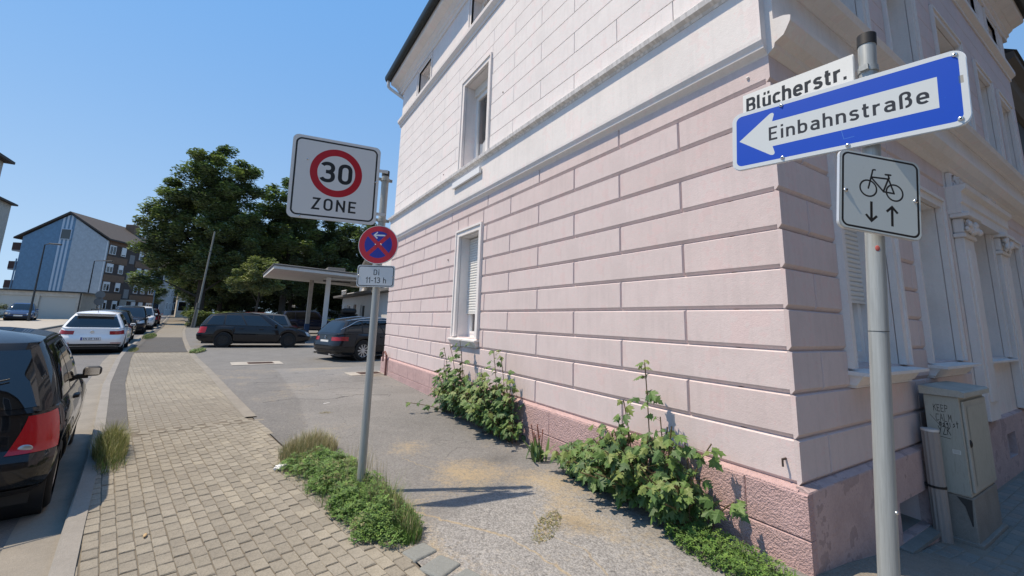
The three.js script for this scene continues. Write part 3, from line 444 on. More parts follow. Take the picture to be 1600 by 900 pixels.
// windows
function windowPart(F, [a, b, c, d], o) {
  const g = part(house, 'window'), W = (n, geo, m) => wall(g, n, geo, m, F), dp = -(o.deep ?? 0.24), sw = o.sw ?? 0.12, sd = o.sd ?? 0.03, fr = o.frame ?? M.whitePvc;
  const jamb = [[a - sw, a, c, d], [b, b + sw, c, d], [a - sw, b + sw, d, d + sw]];
  W('surround', merge(jamb.map(([p, q, r, s]) => box(p, q, r, s, -0.035, sd))), o.trim);
  W('surround_lip', merge([box(a - sw - 0.012, a - sw + 0.03, c, d + sw, -0.03, sd + 0.022), box(b + sw - 0.03, b + sw + 0.012, c, d + sw, -0.03, sd + 0.022), box(a - sw + 0.03, b + sw - 0.03, d + sw - 0.028, d + sw + 0.012, -0.03, sd + 0.022)]), o.trim);
  W('reveal', merge([box(a - 0.02, a + 0.012, c, d - 0.012, dp - 0.1, -0.036), box(b - 0.012, b + 0.02, c, d - 0.012, dp - 0.1, -0.036), box(a - 0.02, b + 0.02, d - 0.012, d + 0.02, dp - 0.1, -0.036)]), o.reveal ?? o.trim);
  const f = 0.065, top = o.boxTop ? d - 0.2 : d - 0.012, a2 = a + 0.012, b2 = b - 0.012;
  W('frame', merge([box(a2, a2 + f, c, top, dp - 0.06, dp), box(b2 - f, b2, c, top, dp - 0.06, dp), box(a2 + f, b2 - f, c, c + f, dp - 0.06, dp), box(a2 + f, b2 - f, top - f, top, dp - 0.06, dp), ...(o.mullion ? [box((a + b) / 2 - 0.05, (a + b) / 2 + 0.05, c + f, top - f, dp - 0.05, dp + 0.012)] : [])]), fr);
  const sash = (p, q) => { W('sash', merge([box(p, p + 0.045, c + f, top - f, dp - 0.05, dp + 0.008), box(q - 0.045, q, c + f, top - f, dp - 0.05, dp + 0.008), box(p + 0.045, q - 0.045, c + f, c + f + 0.05, dp - 0.05, dp + 0.008), box(p + 0.045, q - 0.045, top - f - 0.045, top - f, dp - 0.05, dp + 0.008)]), fr); W('pane', box(p + 0.04, q - 0.04, c + f + 0.04, top - f - 0.04, dp - 0.03, dp - 0.024), M.glass); };
  if (o.mullion) { sash(a2 + f, (a + b) / 2 - 0.05); sash((a + b) / 2 + 0.05, b2 - f); } else sash(a2 + f, b2 - f);
  if (o.boxTop) W('shutter_box', box(a2, b2, top + 0.001, d - 0.013, dp - 0.06, dp + 0.05), o.shutterMat ?? M.shutter);
  if (o.shutter) { // rounded slats hanging in front of the sash
    const hs = 0.052, n = Math.round((d - 0.012 - o.shutter) / hs), sh = prism([[0, 0], [0.006, 0.002], [0.013, 0.014], [0.014, 0.03], [0.009, 0.044], [0, 0.05]], a2 + 0.001, b2 - 0.001);
    for (let i = 0; i < n; i++) { const s = put(g, 'shutter_slat', sh, o.shutterMat ?? M.shutter); new THREE.Matrix4().multiplyMatrices(hO, F).multiply(new THREE.Matrix4().makeTranslation(0, o.shutter + i * hs, dp + 0.03)).decompose(s.position, s.quaternion, s.scale); }
    W('shutter_rail', box(a2, b2, o.shutter - 0.03, o.shutter - 0.001, dp + 0.028, dp + 0.046), o.shutterMat ?? M.shutter);
  }
  if (o.curtain) { const [c0, c1] = o.curtain, n = 40, p = []; const cg = new THREE.PlaneGeometry(b - a - 0.16, c1 - c0, n, 1); for (let i = 0; i < cg.attributes.position.count; i++) cg.attributes.position.setZ(i, Math.sin(cg.attributes.position.getX(i) * 55) * 0.015 + Math.sin(cg.attributes.position.getX(i) * 23) * 0.012); cg.computeVertexNormals(); W('curtain', cg.translate((a + b) / 2, (c0 + c1) / 2, dp - 0.1), M.curtain); }
  if (o.sill) W('sill', prism([[dp, c - 0.04], [0.04, c - 0.055], [o.sill, c - 0.055], [o.sill, c - 0.028], [dp, c - 0.001]], a - sw - 0.03, b + sw + 0.03), o.sillMat ?? o.trim);
  if (o.apron) W('sill_bracket', merge([prism([[-0.03, c - 0.14], [0.045, c - 0.14], [0.07, c - 0.1], [0.1, c - 0.056], [-0.03, c - 0.056]], a - sw, b + sw), prism([[-0.03, c - 0.165], [0.03, c - 0.165], [0.03, c - 0.141], [-0.03, c - 0.141]], a - sw + 0.02, b + sw - 0.02)]), o.trim);
  return g;
}
windowPart(matA, aLow, { trim: M.cream, reveal: M.cream, shutter: 1.83, deep: 0.26, sill: 0.1, apron: true, curtain: [1.4, 1.85] });
windowPart(matA, aUp, { trim: M.cream, boxTop: true, deep: 0.27, curtain: [4.95, 5.5], mullion: false });
for (const h of [aAtt1, aAtt2]) windowPart(matA, h, { trim: M.cream, deep: 0.22, sw: 0.1, sd: 0.022 });
bLow.forEach((h, i) => { if (i !== 2) windowPart(matB, h, { trim: M.trim, shutter: i === 0 ? 2.0 : i === 1 ? 2.2 : 2.3, deep: 0.3, sill: 0.16, apron: true, curtain: [1.4, 2.2], mullion: i > 0 }); });
bUp.forEach((h, i) => windowPart(matB, h, { trim: M.trim, boxTop: true, deep: 0.27, curtain: [5.0, 6.2], mullion: true, frame: i < 2 ? M.whitePvc : undefined }));
bAtt.forEach((h) => windowPart(matB, h, { trim: M.trim, deep: 0.22, sw: 0.1, sd: 0.022 }));
// the white rail under the upper yard window
wall(house, 'flower_box_rail', rbox(-8.03, -6.76, 4.43, 4.56, 0.105, 0.155, 0.008), M.whitePvc, matA);
wall(house, 'rail_bracket', merge([box(-7.9, -7.87, 4.45, 4.53, 0.08, 0.108), box(-6.9, -6.87, 4.45, 4.53, 0.08, 0.108)]), M.zincPipe, matA);
{ // centre bay: window between pilasters with leafy capitals, lintel and relief panel
  windowPart(matB, bLow[2], { trim: M.trim, deep: 0.34, sw: 0.06, sill: 0.1, curtain: [1.4, 2.6], mullion: true });
  const bay = part(house, 'pilaster_bay'), W = (n, geo, m) => wall(bay, n, geo, m, matB);
  W('bay_wall', sheetWithHoles(8.25, 11.13, 0.546, 3.99, [grow(bLow[2], 0.06)], -0.001, 0.03), M.trim);
  for (const p of [8.36, 10.5]) {
    W('pilaster', rbox(p, p + 0.5, 0.56, 3.02, 0, 0.1, 0.012), M.trim); W('pilaster_panel', rbox(p + 0.09, p + 0.41, 0.8, 2.85, 0.09, 0.12, 0.01), M.trim);
    W('capital', merge([rbox(p - 0.04, p + 0.54, 3.02, 3.08, 0, 0.13, 0.015), rbox(p - 0.02, p + 0.52, 3.08, 3.3, 0, 0.12, 0.03), rbox(p - 0.08, p + 0.58, 3.3, 3.36, 0, 0.2, 0.012)]), M.trim);
    reseed(Math.round(p * 10)); const leaves = [];
    for (let k = 0; k < 26; k++) { const g = new THREE.SphereGeometry(rr(0.025, 0.055), 7, 5); g.scale(1, rr(0.9, 1.5), 0.7); leaves.push(g.translate(p + rr(-0.04, 0.54), rr(3.09, 3.3), 0.12 + rr(0, 0.06))); }
    W('acanthus_leaves', merge(leaves), M.trim);
  }
  W('lintel', prism([[0, 3.36], [0.13, 3.36], [0.13, 3.5], [0.15, 3.52], [0.15, 3.66], [0.2, 3.7], [0.21, 3.76], [0, 3.76]], 8.28, 11.08), M.trim);
  W('relief_panel', rbox(8.36, 11.0, 3.76, 3.985, 0, 0.06, 0.01), M.trim);
  reseed(404); const sc = [];
  for (let k = 0; k < 70; k++) { const t = rr(0.012, 0.035), g = new THREE.TorusGeometry(rr(0.03, 0.06), t * 0.45, 5, 9, rr(2, 5)); g.rotateZ(rr(0, 6)); sc.push(g.translate(rr(0, 1) < 0.5 ? rr(8.42, 9.2) : rr(10.15, 10.95), rr(3.8, 3.95), 0.07)); }
  W('relief_scrolls', merge(sc), M.trim);
}
// roof, gutters, downpipe
{
  const o = 0.47, x0 = -o, x1 = bEnd - WA + o, z0 = uF - ZB - 0.5, z1 = o, y = 9.585, h = 4.2, rx0 = 4.2, rx1 = x1 - 4.2, rz = (z0 + z1) / 2;
  const P = [[x0, y, z1], [x1, y, z1], [x1, y, z0], [x0, y, z0], [rx0, y + h, rz], [rx1, y + h, rz]], f = [[0, 1, 5], [0, 5, 4], [1, 2, 5], [2, 3, 4], [2, 4, 5], [3, 0, 4], [0, 3, 2], [0, 2, 1]], pos = [];
  for (const t of f) for (const k of t) pos.push(...P[k]);
  const g = new THREE.BufferGeometry(); g.setAttribute('position', new THREE.Float32BufferAttribute(pos, 3)); g.computeVertexNormals();
  const roof = put(house, 'roof', boxUV(g), M.slate);
  const gp = []; for (let k = 0; k <= 8; k++) { const a = Math.PI + k / 8 * Math.PI; gp.push([Math.cos(a) * 0.1 + 0.45, Math.sin(a) * 0.17 + 9.71]); } for (let k = 8; k >= 0; k--) { const a = Math.PI + k / 8 * Math.PI; gp.push([Math.cos(a) * 0.085 + 0.45, Math.sin(a) * 0.155 + 9.715]); }
  put(roof, 'gutter', prism(gp, uF - 0.52, uN + 0.5).applyMatrix4(new THREE.Matrix4().multiplyMatrices(hO, matA)), M.gutter);
  put(roof, 'gutter', prism(gp, WA - 0.42, bEnd + 0.5).applyMatrix4(new THREE.Matrix4().multiplyMatrices(hO, matB)), M.gutter);
  const dx = -0.44, zz = uF - ZB - 0.42;
  put(house, 'downpipe', merge([tube([[dx, 9.62, zz], [dx, 9.42, zz], [dx + 0.05, 9.32, zz], [dx + 0.5, 8.95, zz + 0.25], [dx + 0.62, 8.8, zz + 0.3], [dx + 0.62, 8.0, zz + 0.31]], 0.05, 10, 30), rod([dx + 0.62, 8.0, zz + 0.31], [dx + 0.62, 0.1, zz + 0.31], 0.05)]), M.zincPipe);
  // iron standpipe bracket at the far foot of the wall
  put(house, 'boot_scraper', merge([rod([-0.1, 0.02, -10.55], [-0.1, 0.62, -10.55], 0.03), rod([-0.1, 0.62, -10.55], [-0.1, 0.72, -10.75], 0.03), rod([-0.14, 0.45, -10.75], [-0.14, 0.72, -10.75], 0.022)]), mat([0.17, 0.08, 0.07], { roughness: 0.8 }));
  put(house, 'wall_hook', merge([rod([0, 0.71, -0.1], [-0.05, 0.71, -0.1], 0.008), rod([-0.05, 0.712, -0.1], [-0.05, 0.66, -0.1], 0.007)]), mat([0.05, 0.035, 0.03]));
  put(house, 'wall_anchor', merge([new THREE.SphereGeometry(0.014, 8, 6).translate(-0.005, 3.86, -0.18)]), M.cream);
  // dark holes and rust drips of old fixings
  for (const [u, v] of [[-6.2, 5.85], [-8.9, 5.05], [-3.62, 6.15], [-8.35, 2.95]]) wall(house, 'old_fixing', rod([u, v, 0.0], [u, v, 0.022], 0.013), mat([0.06, 0.05, 0.05]), matA);
}
{ // the neighbouring dark house beyond the front
  const n = thing('neighbour_house', 'dark slate-hung house adjoining the pink house front', 'house', [20.2, 0, -5.6]);
  put(n, 'wall', box(-4.55, 4.6, -0.5, 8.1, -5, 3.6), mat([0.05, 0.045, 0.042], { map: tConc }));
  put(n, 'cornice', prism([[-0.2, 8.1], [0.1, 8.1], [0.25, 8.3], [0.3, 8.5], [0.5, 8.6], [0.5, 8.75], [-0.2, 8.75]], -4.7, 4.7).translate(0, 0, 3.6), mat([0.12, 0.11, 0.1]));
  put(n, 'roof', prism([[0.55, 8.752], [-8.7, 8.752], [-4, 12]], -4.7, 4.7).translate(0, 0, 3.6), M.slate);
  for (const x of [-2.6, 0.2, 3]) for (const y of [1.4, 4.8]) { const w = part(n, 'window'); put(w, 'frame', merge([box(x - 0.6, x - 0.5, y, y + 1.9, 3.58, 3.66), box(x + 0.5, x + 0.6, y, y + 1.9, 3.58, 3.66), box(x - 0.5, x + 0.5, y + 1.8, y + 1.9, 3.58, 3.66), box(x - 0.5, x + 0.5, y, y + 0.1, 3.58, 3.66)]), M.trim); put(w, 'pane', box(x - 0.5, x + 0.5, y + 0.1, y + 1.8, 3.59, 3.615), M.carGlass); }
}
// utility cabinet and cable guard by the front
{
  const c = document.createElement('canvas'); c.width = 512; c.height = 512; const q = c.getContext('2d');
  q.fillStyle = '#aeb0a7'; q.fillRect(0, 0, 512, 512); reseed(61);
  for (let k = 0; k < 900; k++) { q.fillStyle = `rgba(${rnd() < 0.5 ? '70,72,62' : '190,194,180'},${rr(0.02, 0.07)})`; q.fillRect(rr(0, 512), rr(0, 512), rr(2, 14), rr(4, 60)); }
  for (let k = 0; k < 40; k++) { q.strokeStyle = `rgba(60,62,52,${rr(0.1, 0.3)})`; q.lineWidth = rr(0.6, 2); q.beginPath(); const x = rr(0, 512), y = rr(0, 400); q.moveTo(x, y); q.lineTo(x + rr(-50, 50), y + rr(5, 90)); q.stroke(); }
  const plain = new THREE.CanvasTexture(c.getContext('2d').canvas);
  const c2 = document.createElement('canvas'); c2.width = 512; c2.height = 1024; const p = c2.getContext('2d'); p.drawImage(c, 0, 0, 512, 1024);
  p.strokeStyle = '#22231f'; p.lineWidth = 7; p.lineCap = 'round';
  const word = (s, x, y, h) => { const G = { K: [[0, 0, 0, 1], [.6, 0, 0, .5], [.2, .45, .6, 1]], E: [[0, 0, 0, 1], [0, 0, .55, .05], [0, .5, .45, .5], [0, 1, .55, 1]], P: [[0, 0, 0, 1], [0, 0, .6, .1], [.6, .1, .5, .5], [.5, .5, 0, .5]], C: [[.6, .1, .1, .1], [.1, .1, 0, .6], [0, .6, .1, 1], [.1, 1, .6, .9]], A: [[0, 1, .3, 0], [.3, 0, .6, 1], [.1, .6, .5, .6]], L: [[0, 0, 0, 1], [0, 1, .5, 1]], M: [[0, 1, .1, 0], [.1, 0, .35, .6], [.35, .6, .6, 0], [.6, 0, .7, 1]], Y: [[0, 0, .3, .45], [.6, 0, .1, 1]], Z: [[0, 0, .6, 0], [.6, 0, 0, 1], [0, 1, .6, 1]], m: [[0, .4, 0, 1], [0, .5, .25, .4], [.25, .4, .25, 1], [.25, .5, .5, .4], [.5, .4, .5, 1]], a: [[.4, .5, .05, .6], [.05, .6, .1, 1], [.1, 1, .4, .8], [.45, .4, .5, 1]], g: [[.4, .5, .05, .6], [.05, .6, .4, .8], [.45, .4, .4, 1.3], [.4, 1.3, .1, 1.2]], i: [[.1, .4, .1, 1]], s: [[.4, .4, .1, .5], [.1, .5, .4, .8], [.4, .8, 0, 1]], t: [[.2, 0, .2, 1], [0, .35, .45, .3]] }; let cx = x; for (const ch of s) { for (const [a, b, d, e] of G[ch] ?? []) { p.beginPath(); p.moveTo(cx + a * h * 0.9, y + b * h + rr(-2, 2)); p.lineTo(cx + d * h * 0.9, y + e * h + rr(-2, 2)); p.stroke(); } cx += h * 0.78; } };
  word('KEEP', 130, 90, 72); word('CALM', 150, 190, 78); p.lineWidth = 9; word('magist', 190, 255, 64); word('YZK', 165, 330, 82); p.lineWidth = 5; p.beginPath(); p.moveTo(60, 210); p.lineTo(210, 330); p.moveTo(180, 440); p.lineTo(330, 452); p.stroke();
  p.fillStyle = '#d9dcd6'; p.fillRect(330, 560, 120, 44); p.fillStyle = '#9aa0a0'; for (let k = 0; k < 3; k++) p.fillRect(340, 568 + k * 11, 96, 4);
  const graf = new THREE.CanvasTexture(c2); graf.colorSpace = plain.colorSpace = THREE.SRGBColorSpace;
  const mC = mat([0.46, 0.465, 0.435], { map: tConc, roughness: 0.7 }), mF = mat([0.85, 0.85, 0.85], { map: graf, roughness: 0.6 }), mD = mat([0.85, 0.85, 0.85], { map: plain, roughness: 0.65 });
  const k = thing('utility_cabinet', 'grey green utility cabinet with graffiti standing against the pink house', 'utility cabinet', [6.38, -0.265, -1.42]);
  put(k, 'pedestal', rbox(-0.43, 0.42, -0.1, 0.42, -0.125, 0.135, 0.015), M.kerb);
  put(k, 'crack', prism([[0, 0.405], [0.05, 0.33], [0.08, 0.17], [0.088, 0.17], [0.1, 0.4]], 0, 0.004).translate(-0.4345, 0, 0.02), M.room);
  put(k, 'base_flange', rbox(-0.46, 0.45, -0.1, 0.035, -0.13, 0.165, 0.01), M.kerb);
  put(k, 'body', rbox(-0.44, 0.43, 0.42, 1.33, -0.13, 0.125, 0.012), mC);
  const side = put(k, 'side_panel', new THREE.PlaneGeometry(0.245, 0.88), mF); side.position.set(-0.4425, 0.875, -0.0); side.rotation.y = -Math.PI / 2;
  const door = put(k, 'door', rbox(-0.4, 0.39, 0.46, 1.29, 0.126, 0.148, 0.008), mC); put(door, 'door_panel', new THREE.PlaneGeometry(0.66, 0.72).translate(0, 0.875, 0.1515), mD); put(door, 'handle', new THREE.SphereGeometry(0.03, 12, 8).scale(0.6, 1.2, 0.5).translate(-0.36, 0.9, 0.15), M.capBlack);
  put(k, 'lid', merge([prism([[-0.15, 1.331], [0.175, 1.331], [0.175, 1.375], [0.15, 1.39], [-0.15, 1.41]], -0.47, 0.46)]), mC);
  const pi = thing('cable_guard_pipe', 'ribbed grey pipe standing against the pink house beside the utility cabinet', 'pipe', [5.82, -0.25, -1.5]);
  const ring = []; for (let i = 0; i < 48; i++) { const a = i / 48 * Math.PI * 2, r = 0.062 + (i % 4 < 2 ? 0.004 : 0); ring.push(new THREE.Vector2(Math.cos(a) * r, Math.sin(a) * r)); }
  const rg = (y0, y1) => new THREE.ExtrudeGeometry(new THREE.Shape(ring), { depth: y1 - y0, bevelEnabled: false }).rotateX(-Math.PI / 2).translate(0, y0, 0);
  const mP = mat([0.30, 0.27, 0.25], { roughness: 0.8 });
  put(pi, 'lower_pipe', rg(-0.05, 0.46), mP); put(pi, 'upper_pipe', rg(0.465, 0.98), mP); put(pi, 'clamp', new THREE.CylinderGeometry(0.07, 0.07, 0.02, 20).translate(0, 0.47, 0), M.capBlack); put(pi, 'clamp', box(-0.02, 0.02, 0.45, 0.48, -0.12, -0.06), M.capBlack); put(pi, 'cap', new THREE.CylinderGeometry(0.068, 0.068, 0.02, 20).translate(0, 0.985, 0), M.zincPipe);
}
// ---------------------------------------------------------------- traffic signs
const GL = { // a stroke alphabet in the manner of road lettering: width and path, cap height 10, baseline 0
  E: [6, 'M5.4 -9.2H.8V-.8H5.4M.8 -5.1H4.9'], i: [1.6, 'M.8 -7V0M.8 -10V-8.4'], n: [5.4, 'M.8 0V-7M.8 -4.2C.8 -5.6 1.6 -6.3 2.7 -6.3C3.9 -6.3 4.6 -5.6 4.6 -4.2V0'],
  b: [5.6, 'M.8 -10V0M.8 -4.4C.8 -5.6 1.7 -6.3 2.8 -6.3C4.1 -6.3 4.8 -5.5 4.8 -4.2V-2.8C4.8 -1.5 4.1 -.7 2.8 -.7C1.7 -.7 .8 -1.4 .8 -2.6'],
  a: [5.3, 'M.9 -5.7C1.3 -6.1 1.9 -6.3 2.6 -6.3C3.9 -6.3 4.5 -5.7 4.5 -4.5V0M4.5 -3.9H2.6C1.4 -3.9 .8 -3.3 .8 -2.3C.8 -1.3 1.4 -.7 2.5 -.7C3.7 -.7 4.5 -1.3 4.5 -2.2'],
  h: [5.4, 'M.8 0V-10M.8 -4.2C.8 -5.6 1.6 -6.3 2.7 -6.3C3.9 -6.3 4.6 -5.6 4.6 -4.2V0'],
  s: [4.8, 'M4.2 -5.6C3.7 -6.1 3.1 -6.3 2.4 -6.3C1.4 -6.3 .8 -5.8 .8 -5C.8 -4.2 1.3 -3.9 2.3 -3.7C3.5 -3.5 4.1 -3.1 4.1 -2.2C4.1 -1.2 3.4 -.7 2.4 -.7C1.6 -.7 1 -.9 .5 -1.4'],
  t: [3.4, 'M1.3 -9V-2C1.3 -1.1 1.7 -.7 2.5 -.7H3.2M0 -6.3H3.2'], r: [3.6, 'M.8 0V-7M.8 -4.2C.8 -5.6 1.7 -6.3 3.5 -6.3'],
  'ß': [5.7, 'M.8 0V-7.4C.8 -8.7 1.6 -9.3 2.7 -9.3C3.9 -9.3 4.6 -8.7 4.6 -7.5C4.6 -6.4 3.9 -5.6 2.6 -5.6M2.6 -5.6C4.1 -5.6 4.9 -4.8 4.9 -3.2C4.9 -1.5 4.1 -.7 2.6 -.7'],
  e: [5.5, 'M.8 -3.5H4.7V-4.2C4.7 -5.6 4 -6.3 2.8 -6.3C1.5 -6.3 .8 -5.5 .8 -4.2V-2.8C.8 -1.4 1.6 -.7 2.9 -.7C3.7 -.7 4.2 -.9 4.6 -1.3'],
  B: [6.1, 'M.8 -.8V-9.2H3.2C4.6 -9.2 5.2 -8.5 5.2 -7.2C5.2 -5.9 4.5 -5.2 3.2 -5.2H.8M3.2 -5.2C4.7 -5.2 5.4 -4.4 5.4 -3C5.4 -1.6 4.7 -.8 3.2 -.8H.8'],
  l: [2.4, 'M.8 -10V-2C.8 -1.1 1.2 -.7 2 -.7H2.3'], 'ü': [5.4, 'M.8 -7V-2.8C.8 -1.4 1.6 -.7 2.7 -.7C3.8 -.7 4.6 -1.4 4.6 -2.6M4.6 -7V0M.7 -9.2H2.2M3.2 -9.2H4.7'],
  c: [4.7, 'M4.4 -5.6C4 -6.1 3.4 -6.3 2.8 -6.3C1.5 -6.3 .8 -5.5 .8 -4.2V-2.8C.8 -1.5 1.5 -.7 2.8 -.7C3.4 -.7 4 -.9 4.4 -1.4'], '.': [1.8, 'M.1 -.8H1.7'],
  3: [6, 'M.7 -8.2C1.1 -8.9 1.9 -9.3 2.9 -9.3C4.3 -9.3 5.1 -8.5 5.1 -7.2C5.1 -5.9 4.3 -5.2 2.9 -5.2H2.2M2.9 -5.2C4.5 -5.2 5.3 -4.4 5.3 -3C5.3 -1.5 4.4 -.7 2.9 -.7C1.8 -.7 1 -1.1 .5 -2'],
  0: [6, 'M3 -9.3C4.4 -9.3 5.2 -8.3 5.2 -6.6V-3.4C5.2 -1.7 4.4 -.7 3 -.7C1.6 -.7 .8 -1.7 .8 -3.4V-6.6C.8 -8.3 1.6 -9.3 3 -9.3Z'],
  Z: [5.7, 'M.5 -9.2H4.9L.8 -.8H5.4'], O: [6.3, 'M3.15 -9.3C4.7 -9.3 5.5 -8.3 5.5 -6.6V-3.4C5.5 -1.7 4.7 -.7 3.15 -.7C1.6 -.7 .8 -1.7 .8 -3.4V-6.6C.8 -8.3 1.6 -9.3 3.15 -9.3Z'],
  N: [6.4, 'M.8 0V-10M.8 -9L5.6 -1M5.6 -10V0'], D: [6.1, 'M.8 -.8V-9.2H2.8C4.5 -9.2 5.3 -8.2 5.3 -6.6V-3.4C5.3 -1.8 4.5 -.8 2.8 -.8H.8'], 1: [3.4, 'M.3 -7.4L2.5 -9.5V0'], '-': [4, 'M.4 -4H3.6'], ' ': [2.6, 'M0 0'],
};
function lettering(q, s, cx, base, h, { space = 1.2, sx = 1, stroke = 1.55, left = false } = {}) { // centred on cx, unless left
  let w = 0; for (const ch of s) w += GL[ch][0] + space; w -= space; const k = h / 10;
  let x = left ? cx : cx - w * k * sx / 2; q.lineWidth = stroke; q.lineCap = 'butt'; q.lineJoin = 'miter';
  for (const ch of s) { q.save(); q.translate(x, base); q.scale(k * sx, k); q.stroke(new Path2D(GL[ch][1])); q.restore(); x += (GL[ch][0] + space) * k * sx; }
}
function canvasTex(w, h, draw) { const c = document.createElement('canvas'); c.width = w; c.height = h; const q = c.getContext('2d'); draw(q, w, h); const t = new THREE.CanvasTexture(c); t.colorSpace = THREE.SRGBColorSpace; t.anisotropy = 8; t.minFilter = THREE.LinearMipmapLinearFilter; return t; }
const film = (q, w, h, s, n = 400) => { reseed(s); for (let k = 0; k < n; k++) { q.fillStyle = `rgba(${rnd() < 0.6 ? '80,78,70' : '255,255,255'},${rr(0.01, 0.05)})`; q.beginPath(); q.arc(rr(0, w), rr(0, h), rr(1, 5), 0, 7); q.fill(); } };
const rrect = (q, x, y, w, h, r) => { q.beginPath(); q.roundRect(x, y, w, h, r); };
const faceMat = (t) => mat([0.93, 0.93, 0.93], { map: t, roughness: 0.38 });
const WHITE = '#dadcdc', BLACK = '#1b1d20';
const zoneT = canvasTex(1024, 1024, (q) => {
  q.fillStyle = WHITE; q.fillRect(0, 0, 1024, 1024); q.strokeStyle = BLACK; q.lineWidth = 20; rrect(q, 42, 42, 940, 940, 62); q.stroke();
  q.strokeStyle = '#b30c22'; q.lineWidth = 84; q.beginPath(); q.arc(512, 420, 262, 0, 7); q.stroke();
  q.strokeStyle = BLACK; lettering(q, '30', 512, 545, 252, { sx: 1.08, stroke: 1.75, space: 1.5 }); lettering(q, 'ZONE', 520, 905, 150, { sx: 1.12, stroke: 1.5, space: 2.2 }); film(q, 1024, 1024, 1);
});
const stopT = canvasTex(512, 512, (q) => {
  q.fillStyle = '#d8d8d8'; q.beginPath(); q.arc(256, 256, 256, 0, 7); q.fill(); q.fillStyle = '#c3122c'; q.beginPath(); q.arc(256, 256, 248, 0, 7); q.fill(); q.fillStyle = '#1a2a9a'; q.beginPath(); q.arc(256, 256, 178, 0, 7); q.fill();
  q.strokeStyle = '#c3122c'; q.lineWidth = 50; for (const s of [-1, 1]) { q.beginPath(); q.moveTo(256 - 140, 256 - 140 * s); q.lineTo(256 + 140, 256 + 140 * s); q.stroke(); }
  q.strokeStyle = '#dfe2e6'; q.lineWidth = 20; q.beginPath(); q.moveTo(338, 132); q.lineTo(196, 132); q.stroke(); q.lineWidth = 17; q.beginPath(); q.moveTo(238, 90); q.lineTo(194, 132); q.lineTo(238, 174); q.stroke(); film(q, 512, 512, 2, 200);
});
const timeT = canvasTex(512, 310, (q) => { q.fillStyle = WHITE; q.fillRect(0, 0, 512, 310); q.strokeStyle = BLACK; q.lineWidth = 11; rrect(q, 14, 14, 484, 282, 34); q.stroke(); lettering(q, 'Di', 262, 142, 84, { stroke: 1.25, space: 1.8 }); lettering(q, '11-13 h', 262, 256, 84, { stroke: 1.25, sx: 0.95 }); film(q, 512, 310, 3, 150); });
const oneWayT = canvasTex(1600, 594, (q) => {
  q.fillStyle = '#cfd6da'; q.fillRect(0, 0, 1600, 594); q.fillStyle = '#0046bc'; rrect(q, 36, 36, 1528, 522, 54); q.fill();
  q.fillStyle = '#ced5d7'; q.beginPath(); q.moveTo(330, 172); q.lineTo(1448, 172); q.lineTo(1448, 422); q.lineTo(330, 422); q.closePath(); q.fill();
  q.beginPath(); q.moveTo(62, 297); q.lineTo(330, 92); q.quadraticCurveTo(366, 74, 368, 108); q.lineTo(338, 230); q.lineTo(338, 364); q.lineTo(368, 486); q.quadraticCurveTo(366, 520, 330, 502); q.closePath(); q.fill();
  q.strokeStyle = '#26282d'; lettering(q, 'Einbahnstraße', 322, 362, 136, { left: true, sx: 0.965, stroke: 1.5, space: 1.6 });
  film(q, 1600, 594, 4, 500); q.strokeStyle = 'rgba(120,160,210,.7)'; q.lineWidth = 3; q.beginPath(); q.moveTo(880, 505); q.lineTo(868, 430); q.moveTo(880, 505); q.lineTo(950, 500); q.stroke(); q.fillStyle = 'rgba(120,110,90,.5)'; q.fillRect(1556, 210, 24, 60);
});
const bikeT = canvasTex(700, 700, (q) => {
  q.fillStyle = '#c9d0cd'; q.fillRect(0, 0, 700, 700); q.strokeStyle = BLACK; q.lineWidth = 17; rrect(q, 22, 22, 656, 656, 52); q.stroke();
  q.save(); q.translate(4, -8); q.lineWidth = 14; q.lineCap = 'round'; q.lineJoin = 'round';
  for (const [x, y] of [[240, 325], [470, 325]]) { q.beginPath(); q.arc(x, y, 72, 0, 7); q.stroke(); }
  q.beginPath(); q.moveTo(240, 325); q.lineTo(272, 190); q.lineTo(278, 158); q.quadraticCurveTo(282, 144, 302, 146); q.stroke();               // fork and bar
  q.lineWidth = 15; q.beginPath(); q.moveTo(266, 218); q.lineTo(420, 208); q.moveTo(266, 222); q.lineTo(372, 330); q.lineTo(420, 200); q.moveTo(372, 332); q.lineTo(466, 332); q.lineTo(424, 222); q.stroke();
  q.lineWidth = 16; q.beginPath(); q.moveTo(392, 172); q.lineTo(438, 168); q.moveTo(416, 172); q.lineTo(424, 200); q.stroke(); q.restore();
  const arrow = (x, y0, y1) => { const d = Math.sign(y1 - y0); q.lineCap = 'butt'; q.lineWidth = 22; q.beginPath(); q.moveTo(x, y0); q.lineTo(x, y1 - d * 20); q.stroke(); q.lineWidth = 20; q.lineJoin = 'miter'; q.beginPath(); q.moveTo(x - 48, y1 - d * 66); q.lineTo(x, y1 - d * 16); q.lineTo(x + 48, y1 - d * 66); q.stroke(); };
  arrow(270, 432, 620); arrow(450, 620, 432); film(q, 700, 700, 5, 300);
});
const nameT = canvasTex(1024, 280, (q) => { q.fillStyle = '#e3e5e2'; q.fillRect(0, 0, 1024, 280); q.strokeStyle = '#1d2021'; lettering(q, 'Blücherstr.', 505, 232, 178, { sx: 0.88, stroke: 1.9, space: 1.3 }); film(q, 1024, 280, 6, 200); });

